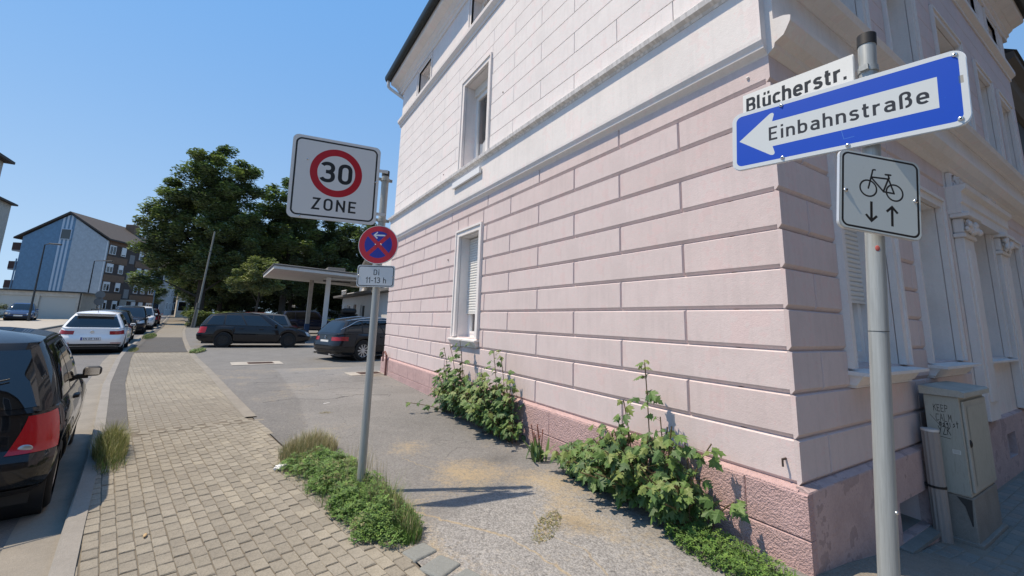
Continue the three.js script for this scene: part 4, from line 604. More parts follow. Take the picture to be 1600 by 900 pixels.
function signPlate(post, name, w, h, r, t, c, [yaw, pitch, roll], back = M.alu, bolts = []) { // plate (part) with its printed face and bolts (sub-parts)
  const s = put(post, name, plate(w, h, r, 0.012), back); s.position.set(...c); s.rotation.order = 'YXZ'; s.rotation.set(pitch * D2R, yaw * D2R, roll * D2R);
  const f = put(s, 'printed_face', plate(w - 0.004, h - 0.004, r, 0), faceMat(t)); f.position.z = 0.0025;
  for (const [x, y] of bolts) { const b = put(s, 'bolt', new THREE.SphereGeometry(0.009, 10, 6).scale(1, 1, 0.5), M.bolt); b.position.set(x * w / 2, y * h / 2, 0.004); const k = put(s, 'bolt_head', new THREE.CylinderGeometry(0.0035, 0.0035, 0.01, 6).rotateX(Math.PI / 2), M.capBlack); k.position.set(x * w / 2, y * h / 2, 0.006); }
  return s;
}
{ // post with the zone sign, by the pavement
  const X = 1.092, Z = -4.42, p = thing('sign_post', 'grey metal sign post with 30 zone and no stopping signs standing in weeds', 'sign post', [X, gy(Z), Z]), g = gy(Z);
  put(p, 'pole', rod([0, -0.3, 0], [-0.01, 3.17 - g, 0], 0.038, 0.038, 20), M.zinc); put(p, 'pole_cap', new THREE.CylinderGeometry(0.04, 0.04, 0.06, 20).translate(-0.01, 3.2 - g, 0), M.capBlack);
  const zs = signPlate(p, 'zone_sign', 0.82, 0.82, 0.055, zoneT, [0.583 - X, 3.0 - g, -4.352 - Z], [-5.5, 3.9, 1.2], M.alu, [[0.93, 0.1], [-0.72, -0.95], [-0.66, 0.42]]);
  put(zs, 'stiffening_rail', merge([box(-0.36, 0.5, 0.16, 0.19, -0.03, -0.0125), box(-0.36, 0.5, -0.3, -0.27, -0.03, -0.0125)]), M.alu);
  for (const y of [3.13, 2.68]) put(p, 'clamp', merge([new THREE.CylinderGeometry(0.048, 0.048, 0.03, 18).translate(-0.01, y - g, 0), box(-0.13, 0.065, y - g - 0.014, y - g + 0.014, -0.012, 0.012), rod([0.056, y - g, 0.02], [0.056, y - g, -0.02], 0.006)]), M.zinc);
  const d = put(p, 'no_stopping_sign', new THREE.CylinderGeometry(0.203, 0.203, 0.012, 48).rotateX(Math.PI / 2), M.alu); d.position.set(1.052 - X, 2.405 - g, -4.352 - Z); d.rotation.set(0, -29 * D2R, 0);
  const f = put(d, 'printed_face', new THREE.CircleGeometry(0.202, 48), faceMat(stopT)); f.position.z = 0.0085;
  for (const x of [-0.03, 0.03]) { const b = put(d, 'bolt', new THREE.SphereGeometry(0.007, 8, 6).scale(1, 1, 0.5), M.bolt); b.position.set(x, 0, 0.009); }
  signPlate(p, 'parking_time_sign', 0.375, 0.222, 0.024, timeT, [1.052 - X, 2.078 - g, -4.352 - Z], [-27, 0, 0.6], M.alu, [[-0.9, 0], [0.9, 0]]);
  for (const y of [2.405, 2.078]) put(p, 'clamp', merge([new THREE.CylinderGeometry(0.046, 0.046, 0.03, 18).translate(-0.006, y - g, 0), box(-0.045, 0.0, y - g - 0.02, y - g + 0.02, 0.02, 0.055)]), M.zinc);
}
{ // leaning post with the one-way sign, at the corner
  const X = 1.956, Z = -0.706, p = thing('sign_post', 'leaning galvanised sign post with one way and bicycle signs at the house corner', 'sign post', [X, 0, Z]);
  const at = (y) => [0.0633 * y, y, 0.039 * y];
  put(p, 'pole', rod(at(-0.3), at(2.885), 0.031, 0.031, 24), M.zinc); put(p, 'pole_cap', rod(at(2.875), at(2.925), 0.0335, 0.0335, 24), M.capBlack);
  const rel = ([x, y, z]) => [x - X, y, z - Z];
  signPlate(p, 'one_way_sign', 0.808, 0.3, 0.042, oneWayT, rel([2.039, 2.559, -0.714]), [-80.62, -1.55, -2.18], M.alu, [[-0.46, 0.86], [-0.46, -0.86], [0.93, 0.86], [0.93, -0.82], [0.13, -0.9]]);
  const bs = signPlate(p, 'bicycle_sign', 0.325, 0.325, 0.026, bikeT, rel([2.026, 2.185, -0.578]), [-28.9, -2.1, -8.3], M.alu, [[-0.86, -0.06], [0.86, -0.02]]);
  signPlate(p, 'street_name_sign', 0.472, 0.1285, 0.003, nameT, rel([2.085, 2.79, -0.868]), [-88, -0.7, -2.5], M.white, []);
  for (const y of [2.62, 2.5, 2.76]) { const [a, b, c] = at(y); put(p, 'clamp', merge([new THREE.CylinderGeometry(0.036, 0.036, 0.025, 20).translate(a, b, c), box(a - 0.045, a - 0.02, b - 0.012, b + 0.012, c - 0.015, c + 0.015)]), M.zinc); }
  { const [a, b, c] = at(2.19); put(p, 'clamp', merge([new THREE.CylinderGeometry(0.036, 0.036, 0.03, 20).translate(a, b, c), box(a - 0.05, a - 0.01, b - 0.014, b + 0.014, c, c + 0.045)]), M.zinc); }
  { const [a, b, c] = at(1.03); put(p, 'bolt', new THREE.SphereGeometry(0.006, 10, 8).translate(a - 0.008, b, c + 0.031), M.bolt); }
  { const [a, b, c] = at(1.98); put(p, 'sticker_remnant', new THREE.SphereGeometry(0.009, 7, 5).scale(0.9, 1.3, 0.3).rotateY(-0.9).translate(a - 0.027, b, c + 0.016), mat([0.42, 0.1, 0.09])); }
  { const [a, b, c] = at(1.66); put(p, 'pole_joint', new THREE.TorusGeometry(0.0313, 0.0012, 5, 30).rotateX(Math.PI / 2).translate(a, b, c), M.capBlack); }
}
// ---------------------------------------------------------------- cars: local +x forward, +z to the car's right, wheels on y = 0
function makeCar(name, label, o, pos, heading, group) {
  const car = thing(name, label, 'car', pos, heading, group);
  const { L, W, col } = o, hl = L / 2, xc = 0, n = o.n ?? 8;
  const R = o.wheelR ?? 0.31, ax = o.axles, sill = o.sill ?? 0.2, arch = R + 0.045;
  const shoulder = (x) => interp(o.shoulder, x), front = (v) => hold(o.front, v), rear = (v) => hold(o.rear, v), wide = (v) => hold(o.wide ?? [[0, 0.9], [0.12, 0.965], [0.4, 1], [0.65, 0.995], [0.85, 0.965], [1, 0.925]], v);
  const yb = (x) => { let y = sill + (Math.abs(x) > hl - 0.45 ? (Math.abs(x) - hl + 0.45) * 0.15 : 0); for (const a of ax) { const d = Math.abs(x - a); if (d < arch) y = Math.max(y, R + Math.sqrt(arch * arch - d * d)); } return y; };
  const S = (xn, sg, v) => { const zn = Math.pow(Math.max(0, 1 - Math.pow(Math.abs(xn), n)), 1 / n), x = xn > 0 ? xn * (hl - front(v)) : xn * (hl - rear(v)), y = lerp(yb(xn * hl), shoulder(x), v); return [x, y, sg * zn * W * wide(v)]; };
  const E = (zn, end, v) => { const xn = Math.pow(Math.max(0, 1 - Math.pow(Math.abs(zn), n)), 1 / n), x = end * xn * (hl - (end > 0 ? front(v) : rear(v))), y = lerp(yb(end * xn * hl), shoulder(x), v); return [x, y, zn * W * wide(v)]; };
  const gridGeo = (rows, flip) => { const pos = [], idx = [], m = rows[0].length; rows.forEach((r) => r.forEach((p) => pos.push(...p))); for (let j = 0; j < rows.length - 1; j++) for (let i = 0; i < m - 1; i++) { const a = j * m + i, b = a + m; flip ? idx.push(a, b, a + 1, a + 1, b, b + 1) : idx.push(a, a + 1, b, a + 1, b + 1, b); } const g = new THREE.BufferGeometry(); g.setAttribute('position', new THREE.Float32BufferAttribute(pos, 3)); g.setIndex(idx); g.computeVertexNormals(); return g; };
  // columns once round the body
  const xs = new Set(); for (let i = -44; i <= 44; i++) xs.add(i / 44 * 0.9); for (const a of ax) for (let k = -10; k <= 10; k++) xs.add((a + Math.sin(k / 10 * Math.PI / 2) * arch * 0.9999) / hl);
  const xl = [...xs].sort((a, b) => a - b), zt = Math.pow(1 - Math.pow(0.9, n), 1 / n), ends = []; for (let i = -12; i <= 12; i++) ends.push(Math.sign(i) * Math.pow(Math.abs(i) / 12, 0.8) * zt);
  const ringAt = (v) => [...xl.map((x) => S(x, 1, v)), ...ends.slice().reverse().slice(1, -1).map((z) => E(z, 1, v)), ...xl.slice().reverse().map((x) => S(x, -1, v)), ...ends.slice(1, -1).map((z) => E(z, -1, v)), S(xl[0], 1, v)];
  const vs = [0, 0.06, 0.14, 0.24, 0.34, 0.45, 0.55, 0.65, 0.75, 0.84, 0.91, 0.96, 1];
  const body = put(car, 'body', gridGeo(vs.map(ringAt), true), col);
  // decks: bonnet and what lies under the cabin
  const deck = []; const dx = [...Array(41)].map((_, i) => -1 + i / 20);
  for (const t of dx) { const row = []; for (let k = -8; k <= 8; k++) { const s = k / 8, p = Math.abs(t) > 0.98 ? E(0.35, Math.sign(t), 1) : S(t * 0.985, 1, 1), zz = Math.abs(t) > 0.98 ? Math.min(Math.abs(S(0.97, 1, 1)[2]), 10) : p[2]; row.push([p[0], p[1] + (o.crown ?? 0.05) * (1 - s * s) * (Math.abs(t) > 0.98 ? 0.2 : 1), zz * s]); } deck.push(row); }
  put(body, 'bonnet', gridGeo(deck), col);
  put(body, 'underbody', box(-hl + 0.25, hl - 0.25, sill - 0.04, sill + 0.12, -W * 0.82, W * 0.82), M.plastic);
  for (const a of ax) put(body, 'wheel_well', new THREE.CylinderGeometry(arch - 0.005, arch - 0.005, W * 1.84, 24).rotateX(Math.PI / 2).translate(a, R, 0), M.plastic);
  // cabin
  const c = o.cabin, gn = c.n ?? 9, bc = (c.f0 + c.r0) / 2, bl = (c.f0 - c.r0) / 2, rc = (c.f1 + c.r1) / 2, rl = (c.f1 - c.r1) / 2;
  const roofY = (x) => hold(c.roof, x), bw = (c.w0 ?? 0.93) * W, rw = c.w1 * W, bulge = c.bulge ?? 0.025;
  const G = (xn, zn, v, off = 0) => { const bx = bc + xn * bl, rx = rc + xn * rl, by = shoulder(bx) - 0.012, ry = roofY(rx), q = bulge * Math.sin(v * Math.PI * 0.9) + off; return [lerp(bx, rx, v) + Math.sign(xn) * Math.pow(Math.abs(xn), 8) * q, lerp(by, ry, v), lerp(zn * bw, zn * rw, v) + Math.sign(zn) * Math.pow(Math.abs(zn), 6) * q]; };
  const gS = (xn, sg, v, off) => G(xn, sg * Math.pow(Math.max(0, 1 - Math.pow(Math.abs(xn), gn)), 1 / gn), v, off), gE = (zn, end, v, off) => G(end * Math.pow(Math.max(0, 1 - Math.pow(Math.abs(zn), gn)), 1 / gn), zn, v, off);
  const gx = []; for (let i = -20; i <= 20; i++) gx.push(i / 20 * 0.9); const gzt = Math.pow(1 - Math.pow(0.9, gn), 1 / gn), ge = []; for (let i = -10; i <= 10; i++) ge.push(Math.sign(i) * Math.pow(Math.abs(i) / 10, 0.8) * gzt);
  const gring = (v) => [...gx.map((x) => gS(x, 1, v)), ...ge.slice().reverse().slice(1, -1).map((z) => gE(z, 1, v)), ...gx.slice().reverse().map((x) => gS(x, -1, v)), ...ge.slice(1, -1).map((z) => gE(z, -1, v)), gS(gx[0], 1, v)];
  const rows = [0, 0.15, 0.35, 0.55, 0.75, 0.9, 1].map(gring), top = gring(1);
  for (const s of [0.985, 0.95, 0.85, 0.65, 0.4, 0.15, 0]) rows.push(top.map(([x, y, z]) => { const X = rc + (x - rc) * s; return [X, roofY(X) + (c.crown ?? 0.055) * (1 - s * s) * 1.0 + 0.012 * (1 - Math.pow(s, 12)), z * s]; }));
  const cabin = put(car, 'cabin', gridGeo(rows, true), col);
  const patch = (parent, nm, f, us, vs2, m, flip) => { const r = []; for (let j = 0; j <= 8; j++) { const row = []; for (let i = 0; i <= 24; i++) row.push(f(lerp(us[0], us[1], i / 24), lerp(vs2[0], vs2[1], j / 8), i / 24, j / 8)); r.push(row); } return put(parent, nm, gridGeo(r, flip), m); };
  for (const sg of [1, -1]) {
    for (const [a, b, v0 = 0.1, v1 = 0.9] of c.side) { patch(cabin, 'window_seal', (x, v) => gS(x, sg, v, 0.003), [a - 0.012, b + 0.012], [v0 - 0.05, v1 + 0.045], M.plastic, sg > 0); patch(cabin, 'side_window', (x, v) => gS(x, sg, v, 0.006), [a, b], [v0, v1], M.carGlass, sg > 0); }
    for (const d of o.doors ?? []) patch(body, 'door_seam', (x, v) => { const p = S(x, sg, v); p[2] += sg * 0.0025; return p; }, [d / hl - 0.0016, d / hl + 0.0016], [0.1, 0.98], M.plastic, sg > 0);
    if (o.strip) patch(body, 'rubbing_strip', (x, v) => { const p = S(x, sg, v); p[2] += sg * 0.01; return p; }, [-0.82, 0.8], o.strip, M.plastic, sg > 0);
    for (const h of o.handles ?? []) { const p = S(h / hl, sg, 0.86); put(body, 'door_handle', rbox(p[0] - 0.09, p[0] + 0.09, p[1] - 0.018, p[1] + 0.018, p[2] - 0.03, p[2] + 0.03, 0.012), o.handleMat ?? M.plastic); }
    { const p = gS(0.8, sg, 0.05), mx = c.mirrorX ?? p[0]; const m = put(car, 'mirror', new RoundedBoxGeometry(0.11, 0.115, 0.17, 3, 0.045).translate(mx, p[1] + 0.09, sg * (Math.abs(p[2]) + 0.13)), o.mirrorMat ?? col); put(m, 'mirror_glass', box(mx - 0.058, mx - 0.055, p[1] + 0.05, p[1] + 0.13, sg * (Math.abs(p[2]) + 0.065), sg * (Math.abs(p[2]) + 0.195)), M.chrome); put(m, 'mirror_arm', box(mx - 0.03, mx + 0.04, p[1] + 0.01, p[1] + 0.06, sg * (Math.abs(p[2]) - 0.03), sg * (Math.abs(p[2]) + 0.1)), M.plastic); }
    for (const [z0, z1, v0, v1, x1 = 0] of [o.tail]) { patch(car, 'tail_light', (z, v, iu, jv) => { const p = E(sg * (z - (o.tailSlant ?? 0) * (1 - iu) * (1 - jv)), -1, v); p[0] -= 0.006; p[2] += sg * 0.004; return p; }, [z0, z1], [v0, v1], o.tailMat ?? M.red, sg < 0); if (x1) patch(car, 'tail_light', (x, v) => { const p = S(x, sg, v); p[2] += sg * 0.006; return p; }, [-0.985, -1 + x1], [v0, v1], o.tailMat ?? M.red, sg > 0); }
    for (const [z0, z1, v0, v1] of [o.head]) { patch(car, 'headlight', (z, v) => { const p = E(sg * z, 1, v); p[0] += 0.006; p[2] += sg * 0.004; return p; }, [z0, z1], [v0, v1], M.clearLens, sg > 0);  }
    if (o.rails) put(cabin, 'roof_rail', tube([[c.f1 - 0.25, roofY(c.f1 - 0.25) + 0.02, sg * rw * 0.93], [rc, roofY(rc) + 0.075, sg * rw * 0.95], [c.r1 + 0.2, roofY(c.r1 + 0.2) + 0.02, sg * rw * 0.93]], 0.016, 6, 16), o.rails);
    if (c.chrome) put(cabin, 'chrome_trim', new THREE.TubeGeometry(new THREE.CatmullRomCurve3([-0.97, -0.85, -0.6, -0.3, 0, 0.3, 0.6].map((x) => V3(...gS(x, sg, x < -0.9 ? 0.35 : x < -0.8 ? 0.6 : 0.93, 0.012)))), 30, 0.012, 5), M.chrome);
  }
  patch(cabin, 'windscreen', (z, v) => gE(z, 1, v, 0.005), [-0.92, 0.92], [0.06, 0.95], M.carGlass, true); 
  const rwv = c.rearGlass ?? [0.12, 0.88]; if (rwv) patch(cabin, 'rear_window', (z, v) => gE(z, -1, v, 0.006), [-(c.rearZ ?? 0.88), c.rearZ ?? 0.88], rwv, M.carGlass, false);
  const strip2 = (nm, end, z, v0, v1, m, off) => patch(car, nm, (zz, v) => { const p = E(zz, end, v); p[0] += end * off; return p; }, [-z, z], [v0, v1], m, end > 0);
  strip2('rear_bumper_trim', -1, 0.93, ...(o.rearTrim ?? [0.02, 0.2]), o.trimMat ?? M.plastic, 0.008); strip2('front_grille', 1, 0.7, 0.1, 0.34, M.plastic, 0.006); strip2('front_grille', 1, 0.62, 0.62, 0.76, M.plastic, 0.006);
  const pv = o.plateV ?? 0.36, pp = E(0, -1, pv); if (o.plateRear !== false) { const g = put(car, 'number_plate', box(pp[0] - 0.022, pp[0] - 0.008, pp[1] - 0.056, pp[1] + 0.056, -0.26, 0.26), M.white); if (o.plateTex) { const f = put(g, 'plate_print', new THREE.PlaneGeometry(0.515, 0.108), faceMat(o.plateTex)); f.position.set(pp[0] - 0.0245, pp[1], 0); f.rotation.y = -Math.PI / 2; } }
  const fp = E(0, 1, 0.42); put(car, 'number_plate', box(fp[0] + 0.006, fp[0] + 0.02, fp[1] - 0.056, fp[1] + 0.056, -0.26, 0.26), M.white);
  if (o.badge) { const b = E(0, -1, o.badge); put(car, 'badge', new THREE.CylinderGeometry(0.05, 0.05, 0.012, 20).rotateZ(Math.PI / 2).translate(b[0] - 0.008, b[1], 0), M.chrome); put(car, 'badge_ring', new THREE.TorusGeometry(0.05, 0.006, 6, 20).rotateY(Math.PI / 2).translate(b[0] - 0.014, b[1], 0), M.chrome); }
  // wheels
  const tw = 0.2, tp = [[R * 0.66, -tw / 2], [R * 0.9, -tw / 2], [R * 0.975, -tw / 2 + 0.02], [R, -tw / 2 + 0.045], [R, tw / 2 - 0.045], [R * 0.975, tw / 2 - 0.02], [R * 0.9, tw / 2], [R * 0.66, tw / 2]].map((p) => new THREE.Vector2(...p));
  const tyreG = new THREE.LatheGeometry(tp, 36).rotateX(Math.PI / 2), spokes = [], ns = o.spokes ?? 5;
  for (let k = 0; k < ns; k++) { const g = new THREE.BoxGeometry(R * 0.6, o.spokeW ?? 0.075, 0.03).translate(R * 0.35, 0, 0.06); g.rotateZ(k / ns * Math.PI * 2); spokes.push(g); }
  const rimG = merge([...spokes, new THREE.TorusGeometry(R * 0.665, 0.016, 6, 36).translate(0, 0, 0.075), new THREE.CylinderGeometry(0.055, 0.06, 0.04, 16).rotateX(Math.PI / 2).translate(0, 0, 0.065)]), discG = new THREE.CylinderGeometry(R * 0.66, R * 0.66, 0.06, 28).rotateX(Math.PI / 2);
  for (const a of ax) for (const sg of [1, -1]) { const w = part(car, 'wheel'); w.position.set(a, R, sg * (W * 0.965 - tw / 2)); if (sg < 0) w.rotation.y = Math.PI; put(w, 'tyre', tyreG, M.tyre); put(w, 'rim', rimG, o.rimMat ?? M.rim); put(w, 'brake_disc', discG, M.rimDark); }
  o.extra?.({ car, body, cabin, S, E, gS, gE, G, patch, roofY });
  return car;
}
const plateTex = (s) => canvasTex(512, 110, (q) => { q.fillStyle = '#d9dadd'; q.fillRect(0, 0, 512, 110); q.fillStyle = '#23409a'; q.fillRect(0, 0, 44, 110); q.strokeStyle = '#222'; q.lineWidth = 5; q.strokeRect(2, 2, 508, 106); q.fillStyle = '#17181c'; q.font = 'bold 86px sans-serif'; q.textBaseline = 'middle'; q.fillText(s, 60, 58, 440); });
// heading: local +x turned to (fx, fz)
const head = (fx, fz) => Math.atan2(-fz, fx);
const street = head(-0.13, -0.99);
const hatch = (L) => ({ shoulder: [[-L / 2, 0.86], [-L / 2 + 0.25, 0.93], [0, 0.9], [L / 2 - 0.9, 0.86], [L / 2 - 0.35, 0.76], [L / 2, 0.62]], front: [[0, 0.12], [0.2, 0.02], [0.5, 0], [0.75, 0.05], [0.9, 0.13], [1, 0.24]], rear: [[0, 0.1], [0.15, 0.03], [0.4, 0], [0.52, 0.02], [0.6, 0.07], [1, 0.1]] });
const golfO = { ...hatch(4.2), L: 4.2, W: 0.89, axles: [1.29, -1.29], col: paint(0.78, 0.79, 0.8), cabin: { f0: 1.05, r0: -2.0, f1: 0.3, r1: -1.62, w1: 0.64, roof: [[-1.7, 1.38], [-1.1, 1.44], [-0.3, 1.46], [0.4, 1.42]], side: [[-0.72, -0.1], [-0.05, 0.72]], rearGlass: [0.1, 0.86] }, tail: [0.52, 0.95, 0.66, 0.86], head: [0.55, 0.92, 0.62, 0.9], doors: [0.95, -0.35], handles: [-0.2], badge: 0.8, plateV: 0.44, plateTex: plateTex('EN DF 144'), handleMat: paint(0.78, 0.79, 0.8), rearTrim: [0.02, 0.14], mirrorMat: paint(0.78, 0.79, 0.8),
  extra: ({ car, cabin, patch, E, roofY }) => { for (const sg of [1, -1]) patch(car, 'reflector', (z, v) => { const p = E(sg * z, -1, v); p[0] -= 0.007; return p; }, [0.6, 0.93], [0.17, 0.21], M.red, sg < 0); put(cabin, 'antenna', rod([-1.35, 1.45, 0], [-1.5, 1.6, 0], 0.006), M.plastic); put(cabin, 'spoiler', rbox(-1.82, -1.55, 1.385, 1.42, -0.52, 0.52, 0.015), paint(0.78, 0.79, 0.8)); } };
const golf = makeCar('parked_car', 'white hatchback parked along the kerb, seen from behind with its number plate', golfO, [-4.95, gy(-22.9) - 0.085, -22.75], street, 'cars parked along the kerb');

// the black city car in the foreground
const lupoCol = paint(0.007, 0.0075, 0.009);
makeCar('parked_car', 'black small hatchback with big red tail lights parked beside the grass tuft at the kerb', {
  L: 3.53, W: 0.82, axles: [1.12, -1.2], wheelR: 0.28, sill: 0.19, col: lupoCol, n: 9,
  shoulder: [[-1.77, 0.86], [-1.4, 0.93], [0, 0.9], [0.9, 0.86], [1.4, 0.76], [1.77, 0.6]], front: [[0, 0.1], [0.3, 0], [0.6, 0.02], [1, 0.22]], rear: [[0, 0.13], [0.08, 0.05], [0.2, 0.0], [0.46, 0.0], [0.5, 0.03], [0.55, 0.075], [0.75, 0.09], [1, 0.13]],
  wide: [[0, 0.88], [0.1, 0.955], [0.25, 0.99], [0.45, 1], [0.6, 0.998], [0.8, 0.975], [0.93, 0.945], [1, 0.91]],
  cabin: { f0: 1.05, r0: -1.66, f1: 0.35, r1: -1.36, w0: 0.918, w1: 0.665, bulge: 0.03, roof: [[-1.45, 1.4], [-1.0, 1.445], [-0.3, 1.46], [0.4, 1.42]], side: [[-0.76, -0.3, 0.06, 0.9], [-0.255, 0.74, 0.06, 0.9]], rearGlass: [0.08, 0.9], rearZ: 0.86, mirrorX: 0.5 },
  tailSlant: 0.14, tail: [0.76, 0.95, 0.52, 0.94], tailMat: M.redLens, head: [0.55, 0.92, 0.62, 0.92], doors: [-0.42, 0.86], handles: [-0.28], strip: [0.36, 0.43], mirrorMat: M.plastic, rearTrim: [0.0, 0.1], plateV: 0.3, spokes: 7, rimMat: M.rim,
  extra: ({ car, cabin, patch, E, S, gS }) => { for (const sg of [1, -1]) { const p = E(sg * 0.74, -1, 0.6); const m = put(car, 'reversing_lamp', new THREE.SphereGeometry(0.042, 16, 10).scale(0.3, 0.72, 1.15), M.clearLens); m.position.set(p[0] - 0.005, p[1] - 0.02, p[2]); }
    put(cabin, 'roof_gutter', new THREE.TubeGeometry(new THREE.CatmullRomCurve3([-0.9, -0.5, 0, 0.5, 0.85].map((x) => V3(...gS(x, 1, 0.985, 0.004)))), 24, 0.008, 5), M.plastic); put(cabin, 'rear_wiper', merge([rod([-1.72, 0.98, 0.0], [-1.6, 1.12, 0.34], 0.008), rod([-1.66, 1.06, 0.1], [-1.58, 1.14, 0.44], 0.006)]), M.plastic); put(cabin, 'antenna', rod([-1.1, 1.48, 0], [-1.3, 1.66, 0], 0.004), M.plastic); },
}, [-2.31, gy(-6.6) - 0.088, -6.55], head(-0.19, -0.98), 'cars parked along the kerb');

// two estates in the car park
const estate = (L) => ({ shoulder: [[-L / 2, 0.9], [-L / 2 + 0.25, 0.95], [0, 0.91], [L / 2 - 1.0, 0.89], [L / 2 - 0.4, 0.81], [L / 2, 0.7]], front: [[0, 0.14], [0.2, 0.03], [0.5, 0], [0.75, 0.07], [0.9, 0.16], [1, 0.28]], rear: [[0, 0.14], [0.15, 0.04], [0.4, 0], [0.52, 0.02], [0.6, 0.08], [1, 0.12]] });
const blackP = paint(0.0055, 0.006, 0.0085);
makeCar('parked_car', 'black estate car with tail light at left parked sideways across the yard by the hedge', { ...estate(4.57), L: 4.57, W: 0.885, axles: [1.32, -1.26], wheelR: 0.31, col: blackP,
  cabin: { f0: 1.15, r0: -2.18, f1: 0.28, r1: -1.85, w1: 0.66, roof: [[-1.9, 1.4], [-1.2, 1.46], [-0.3, 1.48], [0.4, 1.43]], side: [[-0.87, -0.48], [-0.44, 0.06], [0.1, 0.7]], mirrorX: 0.75 }, tail: [0.7, 0.955, 0.55, 0.92], tailMat: M.redLens, head: [0.55, 0.92, 0.55, 0.86], doors: [-0.85, 0.0, 0.95], handles: [-0.62, 0.18], rails: M.plastic, rimMat: M.rimDark, handleMat: blackP, plateV: 0.62 }, [0.42, gy(-23.4), -23.4], head(1, 0.06), 'cars in the car park');
makeCar('parked_car', 'black estate car with bright alloy wheels and chrome window trim beside the pink wall', { ...estate(4.9), L: 4.9, W: 0.93, axles: [1.42, -1.36], wheelR: 0.345, col: blackP,
  cabin: { f0: 1.2, r0: -2.36, f1: 0.3, r1: -1.95, w1: 0.64, roof: [[-2.05, 1.38], [-1.2, 1.47], [-0.3, 1.5], [0.4, 1.45]], side: [[-0.86, -0.5, 0.2, 0.85], [-0.46, 0.04], [0.08, 0.7]], chrome: true }, tail: [0.45, 0.965, 0.66, 0.85], head: [0.55, 0.92, 0.55, 0.86], doors: [-0.85, 0.0, 0.95], handles: [-0.62, 0.18], rails: M.chrome, spokes: 10, spokeW: 0.034, handleMat: blackP, plateV: 0.6, badge: 0.83,
  extra: ({ car }) => { for (const z of [-0.55, 0.55]) put(car, 'exhaust', new THREE.CylinderGeometry(0.04, 0.04, 0.14, 14).rotateZ(Math.PI / 2).scale(1, 0.8, 1.3).translate(-2.4, 0.24, z), M.chrome); } }, [4.62, gy(-17.3), -17.35], head(0.936, -0.35), 'cars in the car park');

// cars farther up the kerb and in the yard
const kerbCar = (z, off = 1.12) => [kerbX(z) - off, gy(z) - 0.088, z];
const simple = (L, col, over = {}) => ({ ...hatch(L), L, W: 0.89, axles: [L * 0.3, -L * 0.3], col, cabin: { f0: L / 2 - 1.05, r0: -L / 2 + 0.15, f1: L / 2 - 1.75, r1: -L / 2 + 0.45, w1: 0.65, roof: [[-L / 2, 1.42], [0, 1.5], [L / 2 - 1.6, 1.43]], side: [[-0.85, -0.4], [-0.36, 0.12], [0.16, 0.74]] }, tail: [0.65, 0.95, 0.55, 0.9], head: [0.55, 0.92, 0.6, 0.9], doors: [0.9, -0.1], handles: [0.1, -0.7], ...over });
const suv = (L, col, over = {}) => ({ L, W: 0.93, axles: [L * 0.3, -L * 0.29], wheelR: 0.36, sill: 0.28, col, shoulder: [[-L / 2, 1.02], [0, 1.05], [L / 2 - 0.9, 1.02], [L / 2 - 0.2, 0.92], [L / 2, 0.8]], front: [[0, 0.12], [0.3, 0.02], [0.7, 0.02], [1, 0.15]], rear: [[0, 0.12], [0.3, 0.01], [0.6, 0.04], [1, 0.1]], cabin: { f0: L / 2 - 1.0, r0: -L / 2 + 0.12, f1: L / 2 - 1.65, r1: -L / 2 + 0.4, w1: 0.7, roof: [[-L / 2, 1.62], [0, 1.7], [L / 2 - 1.6, 1.64]], side: [[-0.85, -0.4], [-0.36, 0.12], [0.16, 0.74]] }, tail: [0.78, 0.95, 0.5, 0.95], head: [0.55, 0.92, 0.66, 0.9], doors: [0.9, -0.1], handles: [0.1, -0.7], ...over });
const back = head(0.13, 0.99);
makeCar('parked_car', 'dark hatchback parked along the kerb directly ahead of the white hatchback', simple(4.1, paint(0.02, 0.022, 0.026)), kerbCar(-28.2, 1.1), street, 'cars parked along the kerb');
makeCar('parked_car', 'dark sport utility car facing oncoming, parked between the hatchbacks and the pale van', suv(4.4, paint(0.012, 0.013, 0.02)), kerbCar(-36.5, 1.15), back, 'cars parked along the kerb');
makeCar('parked_car', 'white tall car parked far up the kerb behind the dark sport utility car', suv(4.6, paint(0.7, 0.71, 0.72)), kerbCar(-43.2, 1.1), back, 'cars parked along the kerb');
makeCar('parked_car', 'black car parked far up the kerb beyond the white tall car', simple(4.2, paint(0.01, 0.01, 0.011)), kerbCar(-49.2, 1.05), street, 'cars parked along the kerb');
makeCar('parked_car', 'red car at the far end of the row parked along the kerb', simple(4.2, paint(0.28, 0.015, 0.02)), kerbCar(-55, 1.0), street, 'cars parked along the kerb');
makeCar('parked_car', 'grey hatchback mostly hidden behind the sideways black estate car', simple(4.2, paint(0.12, 0.125, 0.13)), [0.05, gy(-26.4), -26.4], head(-1, 0.05), 'cars in the car park');
makeCar('parked_car', 'dark red car showing only its roof above the sideways black estate car', simple(4.3, paint(0.16, 0.012, 0.02)), [0.75, gy(-28.9), -28.9], head(1, 0.05), 'cars in the car park');
makeCar('parked_car', 'dark blue van-like car parked behind the canopy posts', suv(4.5, paint(0.01, 0.015, 0.035)), [4.0, gy(-37), -37], head(1, -0.1), 'cars in the car park');
const boxCar = makeCar('parked_car', 'dark car parked in front of the low white building', simple(4.6, paint(0.012, 0.012, 0.014)), [5.45, gy(-29), -29], head(0.12, -0.99), 'cars in the car park');
{ const b = thing('roof_box', 'black roof box carried on the dark car by the white building', 'roof box', [5.45, gy(-29) + 1.6, -29], head(0.12, -0.99)); put(b, 'shell', new RoundedBoxGeometry(2.2, 0.36, 0.85, 4, 0.16).translate(0, 0.2, 0), M.plastic); put(b, 'bar', rbox(0.5, 0.56, -0.07, 0.03, -0.55, 0.55, 0.01), M.plastic); put(b, 'bar', rbox(-0.56, -0.5, -0.07, 0.03, -0.55, 0.55, 0.01), M.plastic); }
